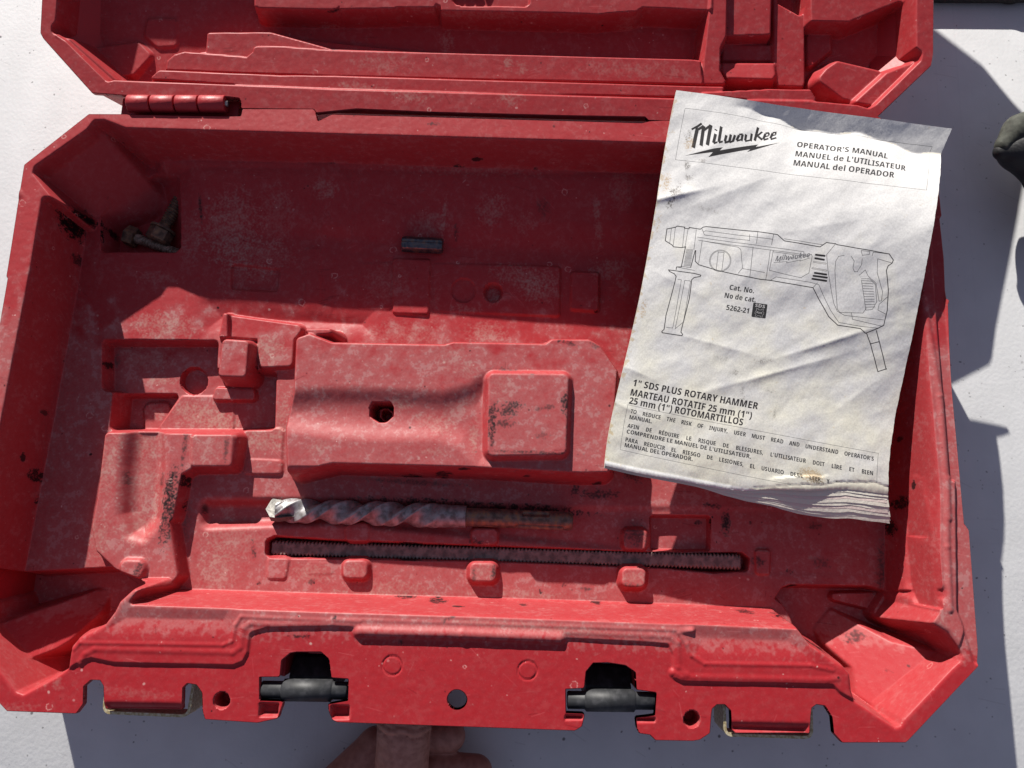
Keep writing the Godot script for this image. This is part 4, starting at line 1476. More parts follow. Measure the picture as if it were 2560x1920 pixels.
	base_ops.append([RIB, 0.1, 2.4, [-189.0, 160.3, -186.6, 157.2, -116.2, 156.1, -112.0, 154.1, -111.1, 146.4, -108.7, 142.4, -49.8, 142.9, -63.7, 142.2, 113.5, 142.0, 107.0, 143.3, 110.9, 148.6, 113.2, 153.8, 119.5, 157.4, 171.0, 156.6, 182.0, 158.5]])
	base_ops.append([RIB, 1.7, 3.9, [-49.7, 147.5, 0.9, 147.1, 48.6, 147.4]])  # centre rib
	base_ops.append([RIB, 0.8, 3.0, [243.8, 63.5, 241.4, 97.6, 240.9, 128.2]])
	base_ops.append([RIB, 0.8, 3.0, [237.8, -31.5, 242.9, 20.8, 243.2, 83.7]])
	base_ops.append([CUT, -12, 15, 1.5, 1, 0, 0, 0.5, [-110.8, 181.9, -110.8, 183.0, -111.4, 184.1, -112.2, 184.9, -113.2, 185.5, -114.4, 185.7, -115.6, 185.6, -116.7, 185.1, -117.7, 184.3, -118.4, 183.2, -118.7, 182.1, -118.6, 181.0, -118.1, 179.9, -117.3, 179.1, -116.3, 178.5, -115.1, 178.3, -113.9, 178.4, -112.7, 178.9, -111.8, 179.7, -111.0, 180.8], -1.1])
	base_ops.append([CUT, -12, 15, 1.5, 1, 0, 0, 0.5, [117.3, 183.2, 117.1, 184.3, 116.5, 185.4, 115.6, 186.2, 114.5, 186.9, 113.3, 187.1, 112.2, 187.0, 111.1, 186.4, 110.2, 185.6, 109.6, 184.6, 109.4, 183.5, 109.6, 182.4, 110.2, 181.3, 111.1, 180.5, 112.2, 179.8, 113.4, 179.6, 114.6, 179.7, 115.7, 180.3, 116.5, 181.1, 117.1, 182.1], -1.1])
	base_ops.append([CUT, -1.55, 2, 0.3, 0.3, 0, 0, 0.5, [38.5, 163.2, 38.3, 164.7, 37.6, 166.1, 36.5, 167.2, 35.1, 167.9, 33.5, 168.2, 31.9, 168.0, 30.5, 167.4, 29.3, 166.4, 28.6, 165.0, 28.3, 163.5, 28.5, 162.0, 29.2, 160.6, 30.2, 159.5, 31.7, 158.8, 33.2, 158.5, 34.8, 158.7, 36.3, 159.3, 37.4, 160.4, 38.2, 161.7], -1.05])
	base_ops.append([ADD, -1.1, 2, 0.3, 0.3, 0, 0, 0.5, [37.4, 163.3, 37.3, 164.5, 36.7, 165.5, 35.8, 166.4, 34.7, 167.0, 33.5, 167.2, 32.2, 167.1, 31.1, 166.6, 30.2, 165.8, 29.5, 164.7, 29.3, 163.5, 29.4, 162.3, 30.0, 161.2, 30.9, 160.3, 32.0, 159.7, 33.3, 159.5, 34.5, 159.6, 35.7, 160.2, 36.6, 161.0, 37.2, 162.0]])
	base_ops.append([CUT, -1.55, 2, 0.3, 0.3, 0, 0, 0.5, [-27.6, 163.0, -27.8, 164.5, -28.5, 166.0, -29.5, 167.1, -31.0, 167.9, -32.6, 168.2, -34.2, 168.0, -35.7, 167.3, -36.9, 166.3, -37.8, 164.9, -38.1, 163.4, -38.0, 161.8, -37.3, 160.4, -36.2, 159.3, -34.8, 158.4, -33.2, 158.2, -31.6, 158.3, -30.0, 159.1, -28.8, 160.1, -28.0, 161.5], -1.05])
	base_ops.append([ADD, -1.1, 2, 0.3, 0.3, 0, 0, 0.5, [-28.7, 163.1, -28.8, 164.3, -29.3, 165.4, -30.2, 166.4, -31.4, 166.9, -32.6, 167.2, -33.9, 167.0, -35.2, 166.5, -36.2, 165.7, -36.8, 164.5, -37.1, 163.3, -36.9, 162.1, -36.4, 160.9, -35.5, 160.0, -34.4, 159.4, -33.1, 159.2, -31.8, 159.4, -30.6, 159.8, -29.6, 160.7, -29.0, 161.9]])
	base_ops.append([CUT, -9, 1.2, 4, 2, 0, 0, 1, [-171.7, 185.1, -133.7, 184.5, -133.2, 188.9, -171.0, 190.1], -1.1])
	base_ops.append([CUT, -9, 1.2, 4, 2, 0, 0, 1, [132.0, 184.6, 170.4, 184.1, 170.2, 189.7, 131.9, 189.4], -1.1])
	base_ops.append([CUT, -5, 3, 0.5, 0.5, 0, 0, 0.5, [-96.6, 182.4, -86.7, 182.4, -86.6, 188.6, -96.0, 188.9], -1.1])
	base_ops.append([CUT, -5, 3, 0.5, 0.5, 0, 0, 0.5, [-61.8, 182.4, -52.3, 182.3, -51.9, 188.7, -61.3, 189.0], -1.1])
	base_ops.append([CUT, -5, 3, 0.5, 0.5, 0, 0, 0.5, [51.9, 183.4, 60.9, 183.4, 60.6, 185.4, 51.9, 185.7], -1.1])
	base_ops.append([CUT, -5, 3, 0.5, 0.5, 0, 0, 0.5, [86.5, 183.5, 95.9, 183.3, 95.9, 185.4, 86.5, 185.7], -1.1])
	base_outline = [-218.3, -123.4, -249.8, -92.4, -250.1, -31.2, -250.2, -28.9, -249.3, -27.6, -249.8, -2.5, -252.0, 140.2, -252.0, 160.5, -224.0, 185.2, -218.5, 189.9, -185.0, 190.0, -182.2, 185.7, -183.0, 177.5, -179.8, 174.3, -175.0, 174.3, -172.9, 177.1, -171.7, 185.0, -171.0, 187.6, -134.5, 186.9, -134.2, 182.7, -134.7, 176.7, -132.5, 174.3, -127.7, 174.9, -124.5, 178.6, -123.4, 186.9, -121.9, 190.6, -96.6, 191.4, -87.1, 189.1, -85.2, 182.8, -85.3, 181.5, -96.7, 181.5, -97.7, 170.3, -87.7, 169.9, -87.5, 162.2, -83.4, 158.6, -80.2, 158.0, -68.2, 157.6, -63.9, 160.9, -62.1, 169.5, -53.7, 169.8, -53.3, 180.2, -62.7, 182.1, -62.2, 184.9, -60.7, 188.8, -57.8, 189.9, 56.9, 190.1, 60.0, 188.2, 61.1, 183.9, 61.0, 182.5, 52.2, 182.5, 51.8, 171.2, 60.9, 170.5, 61.6, 162.9, 65.2, 158.6, 72.4, 158.2, 81.2, 159.2, 86.2, 162.3, 86.7, 170.4, 96.4, 171.3, 95.6, 182.2, 86.5, 183.6, 86.9, 187.7, 88.1, 190.3, 93.2, 190.8, 95.9, 193.2, 113.8, 192.9, 117.0, 192.3, 121.7, 189.3, 122.6, 180.4, 123.0, 178.1, 125.4, 176.0, 129.4, 175.8, 132.4, 178.6, 132.7, 187.5, 134.7, 188.9, 170.0, 188.0, 170.5, 180.4, 171.2, 176.2, 173.7, 174.4, 178.0, 174.9, 181.3, 180.0, 181.8, 187.4, 185.6, 191.4, 216.1, 190.4, 253.2, 154.4, 254.2, 146.7, 254.0, 89.2, 251.8, 86.0, 251.7, 81.2, 251.6, 78.6, 250.4, 18.3, 250.7, -28.7, 251.1, -30.5, 250.3, -31.8, 251.0, -54.5, 249.8, -92.4, 218.3, -123.4, 115.1, -129.0, 100.8, -129.3, 92.7, -128.6, 88.6, -127.3, -83.3, -127.3, -91.1, -122.8, -92.8, -128.4, -93.9, -130.2, -133.2, -129.1, -133.6, -124.8, -140.9, -124.4, -196.1, -123.7, -197.1, -124.0]
	base_holes.append([4.6, 177.7, 4.4, 179.0, 3.9, 180.2, 3.2, 181.2, 2.2, 181.9, 1.0, 182.5, -0.3, 182.7, -1.7, 182.6, -2.9, 182.1, -4.0, 181.4, -4.8, 180.4, -5.4, 179.3, -5.6, 178.0, -5.5, 176.8, -5.0, 175.6, -4.3, 174.6, -3.3, 173.8, -2.1, 173.2, -0.7, 173.1, 0.6, 173.2, 1.8, 173.7, 2.9, 174.4, 3.7, 175.3, 4.3, 176.4])
	lid_ops.append([CUT, -26, 8, 4, 6, 0, 0, 2, [-209.4, -143.2, -205.8, -144.2, -112.9, -143.2, -83.9, -142.7, 110.3, -142.7, 179.6, -143.5, 207.5, -141.8, 213.8, -140.1, 217.3, -142.1, 241.4, -167.2, 242.2, -171.3, 238.6, -174.4, 238.0, -200.7, 234.0, -400.0, 205.0, -430.0, -205.0, -430.0, -234.0, -400.0, -238.8, -187.8, -239.2, -176.2, -241.3, -173.4, -241.4, -170.1, -233.3, -165.4], -0.2])  # lid basin
	lid_ops.append([ADD, -23, 4, 4.2, 4.2, -0.05, 0.1, 3, [-234.5, -170.6, -204.7, -176.5, -196.0, -168.4, -205.8, -155.4, -217.2, -153.8]])
	lid_ops.append([ADD, -5, 4, 2.8, 2.8, -0.3, 0, 1, [-244.4, -172.3, -235.7, -167.9, -232.6, -167.7, -207.8, -147.1, -212.0, -145.4, -220.8, -150.1]])
	lid_ops.append([ADD, -25.3, 3, 2.8, 2.8, 0, 0, 3, [-200.5, -190.6, -183.2, -191.1, -181.9, -174.3, -194.1, -173.4, -202.0, -180.2]])
	lid_ops.append([ADD, -11, 8, 4.2, 4.2, 0, 0, 1.5, [-159.4, -176.1, -157.9, -177.1, -117.4, -178.5, -22.4, -171.1, -22.1, -159.9, -164.6, -157.9, -163.7, -165.4, -159.7, -166.1]])  # upper terrace
	lid_ops.append([CUT, -21, 6, 3, 3, 0, 0, 2, [-133.6, -191.8, -88.1, -189.9, -26.8, -190.6, 69.6, -193.3, 126.0, -195.7, 126.6, -170.6, 33.3, -168.5, -87.4, -169.4, -125.6, -178.9, -133.4, -188.1], -11])  # trough
	lid_ops.append([ADD, -7.5, 8, 3.5, 2.8, 0, 0, 1, [-180.2, -158.5, -176.3, -162.3, -170.2, -164.3, -135.0, -162.2, -131.5, -165.4, -131.5, -167.2, -129.7, -168.5, -116.1, -168.9, -86.5, -167.4, 116.9, -167.7, 122.2, -167.1, 123.5, -153.3, -86.0, -152.1, -180.9, -152.9]])  # third terrace
	lid_ops.append([ADD, -3.2, 8, 2.8, 2.8, 0, 0, 1, [-187.9, -146.0, -183.2, -151.0, -181.4, -151.5, -114.1, -150.5, -84.9, -151.1, 116.4, -150.9, 134.4, -151.0, 133.6, -144.5, -84.6, -142.1]])  # second terrace
	lid_ops.append([ADD, -1, 8, 1.5, 1.5, 0, 0, 1, [107.3, -145.3, 160.0, -149.5, 181.6, -149.8, 185.3, -144.1, 180.0, -141.4]])
	lid_ops.append([ADD, -1, 8, 3, 3, 0, 0, 2, [-240.0, -420.0, -150.0, -420.0, -145.0, -264.0, -240.0, -264.0]])  # unseen block added towards the far side, to shade the lid's left
	lid_ops.append([ADD, -9.5, 7, 4.2, 4.2, 0, 0, 1, [-134.2, -242.2, -132.4, -191.7, -129.5, -190.7, -85.9, -190.9, -83.2, -192.9, -87.8, -191.1, -52.6, -192.5, -50.8, -193.2, -29.9, -193.6, -28.6, -195.5, -26.3, -194.6, -25.9, -192.0, 41.8, -192.3, 63.9, -192.2, 69.4, -193.1, 85.1, -194.6, 88.7, -197.0, 116.6, -196.4, 127.9, -196.4, 127.9, -249.1]])  # raised centre panel
	lid_ops.append([CUT, -11.5, 8, 0.6, 0.6, 0, 0, 1.5, [-20.2, -217.2, -19.6, -198.5, -17.5, -196.2, -13.8, -195.3, 22.3, -195.9, 24.5, -197.4, 24.5, -218.3], -9.5])  # number plate
	lid_ops.append([ADD, -9, 7, 4.2, 4.2, 0, 0, 1, [127.9, -222.4, 136.2, -222.6, 136.6, -182.3, 133.5, -175.6, 133.5, -162.2, 137.0, -156.2, 135.4, -154.2, 122.8, -153.8, 123.7, -168.6]])
	lid_ops.append([ADD, -13, 6, 4.2, 4.2, 0, 0, 1, [136.6, -224.8, 162.7, -225.5, 162.7, -184.9, 137.6, -183.5]])
	lid_ops.append([ADD, -20, 4, 4.2, 4.2, 0, 0, 1, [137.4, -182.6, 167.4, -182.7, 168.3, -173.1, 136.4, -172.3]])
	lid_ops.append([ADD, -13, 4, 5.6, 4.2, 0, 0.25, 1, [135.3, -169.3, 165.8, -170.1, 166.3, -162.0, 164.4, -158.6, 138.3, -158.6, 134.5, -163.8]])
	lid_ops.append([ADD, -17, 7, 4.2, 4.2, 0, 0, 1, [163.6, -227.7, 182.2, -228.2, 184.2, -160.1, 183.2, -157.0, 168.4, -157.2, 166.2, -163.0]])  # right web
	lid_ops.append([CUT, -28, 8, 1.5, 1.5, 0, 0, 1, [166.8, -221.0, 167.2, -205.3, 179.5, -198.8, 181.8, -199.5, 182.8, -203.6, 182.3, -221.4], -17])
	lid_ops.append([ADD, -11, 6, 4.2, 4.2, 0, 0, 1, [182.7, -224.9, 184.2, -192.3, 206.2, -192.6, 222.0, -199.7, 233.8, -204.7, 243.2, -203.7, 244.0, -226.6]])
	lid_ops.append([ADD, -22, 4, 2.8, 2.8, 0, 0, 2, [185.9, -190.3, 200.5, -191.4, 200.8, -181.1, 186.8, -169.0]])
	lid_ops.append([ADD, -9, 4, 4.2, 4.2, 0, 0.0, 3, [188.6, -159.7, 192.8, -165.1, 199.3, -169.9, 227.2, -164.1, 216.9, -151.1, 209.1, -146.2, 203.1, -147.4, 189.6, -157.0]])  # corner ramp
	lid_ops.append([ADD, -5, 3, 2.8, 2.8, 0, 0, 1, [207.4, -144.7, 225.4, -162.1, 234.5, -166.0, 238.4, -167.4, 244.8, -172.9, 245.2, -169.6, 218.0, -143.0, 212.7, -143.5]])
	lid_outline = [-247.6, -187.6, -247.8, -169.3, -246.1, -166.3, -217.6, -136.6, -197.2, -135.7, -141.8, -136.6, -135.4, -136.0, -134.0, -133.6, -134.1, -130.1, -93.5, -130.8, -92.0, -128.9, -70.0, -131.8, -29.2, -131.1, 52.1, -131.3, 90.4, -131.8, 92.2, -129.9, 100.8, -129.9, 117.0, -129.7, 228.0, -129.9, 218.4, -135.3, 247.3, -164.6, 248.3, -171.0, 247.9, -201.0, 252.0, -412.0, 240.0, -430.0, 216.0, -472.0, 178.0, -516.0, -178.0, -516.0, -216.0, -472.0, -252.0, -412.0]
	black_marks = [
		[-163.2, 79.8, 3.8, 10.8, 0.1, 0.95],
		[-163.6, 92.5, 3.4, 15.3, 0.05, 0.9],
		[-159.0, 97.6, 4.5, 14.4, 0, 0.35],
		[-174.4, 123.5, 2.2, 5.3, 0.2, 0.7],
		[-102.5, 30.4, 2.0, 12.0, 0.08, 0.6],
		[-158.2, 58.0, 1.3, 10.9, 0, 0.6],
		[-146.8, 48.4, 11.0, 1.3, 0, 0.4],
		[-134.6, 56.3, 1.3, 8.2, 0, 0.5],
		[46.3, -8.0, 3.0, 2.1, 0.2, 0.95],
		[51.5, -5.5, 4.7, 1.3, 0.3, 0.6],
		[66.4, -6.9, 3.7, 3.7, 0.4, 0.55],
		[10.7, 39.0, 2.6, 9.2, 0.1, 0.85],
		[20.6, 32.6, 6.4, 3.7, -0.3, 0.85],
		[49.9, 28.5, 2.2, 5.5, 0, 0.95],
		[51.5, 43.2, 1.1, 8.2, 0, 0.7],
		[17.6, 40.6, 5.5, 2.0, 0, 0.6],
		[22.2, 11.5, 10.2, 1.3, 0.15, 0.5],
		[39.4, 31.6, 4.6, 1.5, -0.2, 0.5],
		[11.4, 47.2, 1.3, 6.4, 0, 0.8],
		[30.8, 55.3, 23.6, 0.8, 0, 0.6],
		[37.9, 46.4, 3.6, 1.8, 0, 0.4],
		[4.7, 84.1, 55.7, 3.1, 0.03, 0.8],
		[36.1, 84.4, 23.4, 2.7, 0.03, 0.75],
		[-40.4, 82.8, 37.8, 2.7, 0, 0.6],
		[58.4, 72.9, 2.3, 4.1, 0.3, 0.8],
		[71.9, 74.7, 9.9, 2.7, 0, 0.7],
		[-45.0, 67.2, 7.2, 2.0, 0, 0.4],
		[-32.0, 71.3, 27.1, 1.4, 0.03, 0.45],
		[89.9, 63.0, 6.3, 3.2, 0.4, 0.6],
		[142.8, 88.2, 2.5, 6.7, 0, 0.95],
		[128.5, 88.6, 2.2, 1.3, 0, 0.8],
		[135.8, 79.1, 5.4, 1.4, 0.1, 0.8],
		[160.1, 108.6, 3.5, 2.7, 0, 0.6],
		[192.8, 88.4, 4.5, 2.0, 0, 0.5],
		[177.7, 113.7, 1.9, 1.2, 0, 0.7],
		[157.1, 87.7, 1.3, 0.9, 0, 0.8],
		[91.8, 96.8, 6.2, 5.4, 0, 0.55],
		[88.4, 123.8, 5.3, 1.9, 0, 0.5],
		[3.6, 103.1, 5.4, 1.6, 0.3, 0.7],
		[14.0, 119.3, 1.2, 4.4, 0, 0.7],
		[3.5, 121.3, 1.1, 4.4, 0, 0.45],
		[15.6, 114.0, 5.3, 0.9, 0, 0.4],
		[39.9, 128.4, 1.1, 1.2, 0, 0.9],
		[53.1, 124.9, 1.4, 1.4, 0, 0.7],
		[64.6, 126.7, 3.5, 1.2, 0, 0.5],
		[-29.5, 151.5, 1.4, 1.4, 0, 0.9],
		[-62.6, 141.4, 0.9, 1.6, 0, 0.9],
		[-5.5, 139.6, 4.4, 1.2, -0.5, 0.6],
		[-113.9, 128.9, 1.4, 0.9, 0, 0.9],
		[-84.8, 127.1, 1.9, 1.6, 0, 0.6],
		[-118.1, 112.1, 1.2, 5.3, -0.2, 0.7],
		[-79.5, 150.8, 5.3, 0.9, 0, 0.8],
		[210.9, 147.1, 5.2, 2.6, -0.6, 0.85],
		[-87.3, -112.9, 3.9, 1.4, -0.2, 0.9],
		[-26.9, -123.6, 2.9, 1.2, 0, 0.6],
		[-166.0, -84.7, 1.0, 7.7, -0.1, 0.9],
		[-15.0, -76.1, 1.3, 4.8, 0, 0.5],
		[35.5, -90.8, 3.9, 4.8, 0, 0.35],
		[-210.9, 5.5, 2.8, 3.7, 0, 0.4],
		[230.0, 109.0, 3.5, 13.3, 0.1, 0.5],
		[195.5, 108.4, 5.3, 2.7, 0.2, 0.4],
		[-196.6, -132.8, 3.0, 1.4, 0, 0.6],
		[-242.2, -142.0, 3.0, 2.0, 0, 0.8],
		[-269.2, -108.4, 2.0, 2.9, 0, 0.8],
	]
	dust_marks = [
		[-147.6, -74.1, 14.4, 18.3, 0.2, 0.95],
		[-132.7, -58.4, 21.0, 8.6, 0, 0.7],
		[-92.5, -97.2, 6.8, 4.8, 0, 0.9],
		[-170.1, -68.3, 5.8, 13.4, 0, 0.6],
		[-121.3, -82.0, 8.7, 15.4, 0, 0.5],
		[5.6, -88.9, 6.7, 8.7, 0.6, 0.8],
		[25.1, -82.4, 5.8, 4.8, 0, 0.6],
		[-30.6, -79.7, 10.6, 6.7, 0, 0.7],
		[67.2, -91.8, 2.3, 4.8, 0, 0.9],
		[69.3, -78.7, 2.3, 8.6, -0.2, 0.8],
		[81.6, -101.5, 6.8, 10.6, 0, 0.6],
		[-12.7, -112.1, 40.8, 3.9, 0.03, 0.6],
		[-22.2, -85.0, 1.3, 10.6, 0.1, 0.8],
		[26.9, -50.5, 18.0, 6.6, 0.15, 0.95],
		[31.0, -42.7, 5.7, 6.6, 0.3, 0.9],
		[39.5, -41.0, 8.5, 5.7, 0, 0.6],
		[5.4, -16.6, 11.2, 5.6, 0, 0.8],
		[75.2, -56.9, 10.5, 5.7, -0.3, 0.9],
		[-7.3, -29.7, 8.5, 2.3, 0.1, 0.9],
		[8.4, -38.5, 4.7, 4.7, 0, 0.95],
		[-26.2, -30.1, 3.8, 11.3, 0, 0.4],
		[69.8, -38.0, 2.8, 2.8, 0, 0.8],
		[-54.4, -44.0, 11.4, 11.4, 0, 0.45],
		[-41.4, -15.1, 18.7, 5.6, 0, 0.5],
		[84.8, -46.3, 4.7, 5.7, 0, 0.6],
		[-181.3, -13.7, 17.8, 7.5, 0.1, 0.8],
		[-193.2, 4.9, 16.8, 5.6, 0, 0.6],
		[-183.5, 17.0, 8.3, 2.2, 0, 0.9],
		[-157.2, 36.8, 17.5, 7.4, 0.2, 1.0],
		[-144.8, 41.0, 11.0, 5.5, 0.3, 0.8],
		[-188.1, 33.1, 6.5, 5.5, 0, 0.8],
		[-119.1, -1.2, 8.4, 7.5, 0, 0.8],
		[-110.0, 39.9, 4.6, 14.7, 0, 0.7],
		[-124.7, 39.5, 2.8, 10.1, 0.1, 0.5],
		[-199.6, 67.4, 6.4, 16.4, 0, 0.6],
		[-184.6, 55.1, 10.0, 7.3, 0, 0.7],
		[-182.0, 77.7, 10.0, 14.5, 0, 0.6],
		[-170.0, 87.2, 4.5, 8.1, 0, 0.7],
		[-119.1, 51.3, 10.0, 5.5, 0, 0.8],
		[-146.0, 56.7, 10.0, 7.3, 0, 0.45],
		[-143.7, -43.2, 8.5, 11.4, 0, 0.45],
		[-127.9, -47.7, 7.6, 5.7, 0, 0.6],
		[-188.4, -42.9, 11.4, 3.8, 0, 0.4],
		[-200.1, 106.8, 7.2, 10.7, 0, 0.6],
		[-180.3, 100.1, 8.1, 9.9, 0, 0.7],
		[-136.8, 121.4, 8.9, 12.4, 0, 0.7],
		[-130.3, 105.5, 14.3, 9.8, 0, 0.5],
		[-86.1, 122.4, 10.6, 4.4, 0, 0.7],
		[-136.2, 91.6, 3.6, 5.4, 0, 0.7],
		[-43.9, 129.7, 21.2, 4.4, 0, 0.6],
		[24.1, 130.1, 28.2, 2.6, 0.03, 0.5],
		[37.6, 142.5, 43.8, 2.3, 0.05, 0.45],
		[-19.8, 134.1, 61.7, 2.1, 0.03, 0.4],
		[7.8, 118.6, 7.1, 4.4, 0, 0.5],
		[90.1, 120.3, 6.2, 4.4, 0, 0.6],
		[-61.4, 119.9, 5.3, 4.4, 0, 0.5],
		[143.6, 91.7, 3.6, 5.4, 0, 0.7],
		[208.0, 107.1, 3.5, 6.2, 0.3, 0.6],
		[268.4, 114.7, 2.1, 19.4, 0, 0.9],
		[268.5, 101.8, 2.7, 5.3, 0, 0.8],
		[190.3, 106.0, 1.8, 1.2, -0.5, 0.9],
		[162.1, 102.5, 4.4, 1.2, 0, 0.8],
		[238.6, 185.0, 3.4, 4.3, 0.6, 0.8],
		[229.4, 134.7, 10.5, 7.9, 0, 0.4],
		[-217.4, 190.4, 12.1, 3.5, -0.1, 0.6],
		[-202.9, 175.2, 3.5, 4.3, 0, 0.6],
		[-195.8, 176.6, 2.6, 3.5, 0, 0.7],
		[-159.7, 179.6, 22.5, 2.1, 0.05, 0.4],
		[-2.8, 10.4, 5.6, 4.6, 0, 0.45],
		[-12.4, 3.1, 8.4, 8.4, 0, 0.3],
		[-20.8, 40.9, 10.1, 4.6, 0.3, 0.6],
		[1.4, 47.5, 2.4, 8.2, 0, 0.8],
		[16.0, 21.1, 6.5, 8.3, 0, 0.35],
		[-20.1, 56.4, 6.4, 1.8, 0, 0.6],
		[-38.9, 30.3, 5.5, 3.7, 0, 0.7],
		[-56.7, -5.0, 28.0, 3.7, 0, 0.35],
		[-10.1, 35.0, 5.5, 14.7, 0.7, 0.4],
		[-81.2, 55.6, 5.5, 3.6, -0.5, 0.5],
		[-57.4, -160.5, 15.9, 5.0, 0, 0.5],
		[13.4, -162.1, 2.8, 3.6, 0, 0.95],
		[20.9, -159.7, 3.0, 4.0, 0, 0.7],
		[-40.5, -139.6, 11.8, 2.9, 0.1, 0.8],
		[-68.4, -145.2, 13.8, 2.0, 0.1, 0.8],
		[-23.7, -182.2, 4.0, 6.0, 0, 0.9],
		[15.6, -140.2, 6.9, 3.9, 0, 0.7],
		[84.2, -160.5, 29.7, 4.0, 0.03, 0.4],
		[-31.5, -199.7, 2.0, 2.0, 0, 0.5],
	]


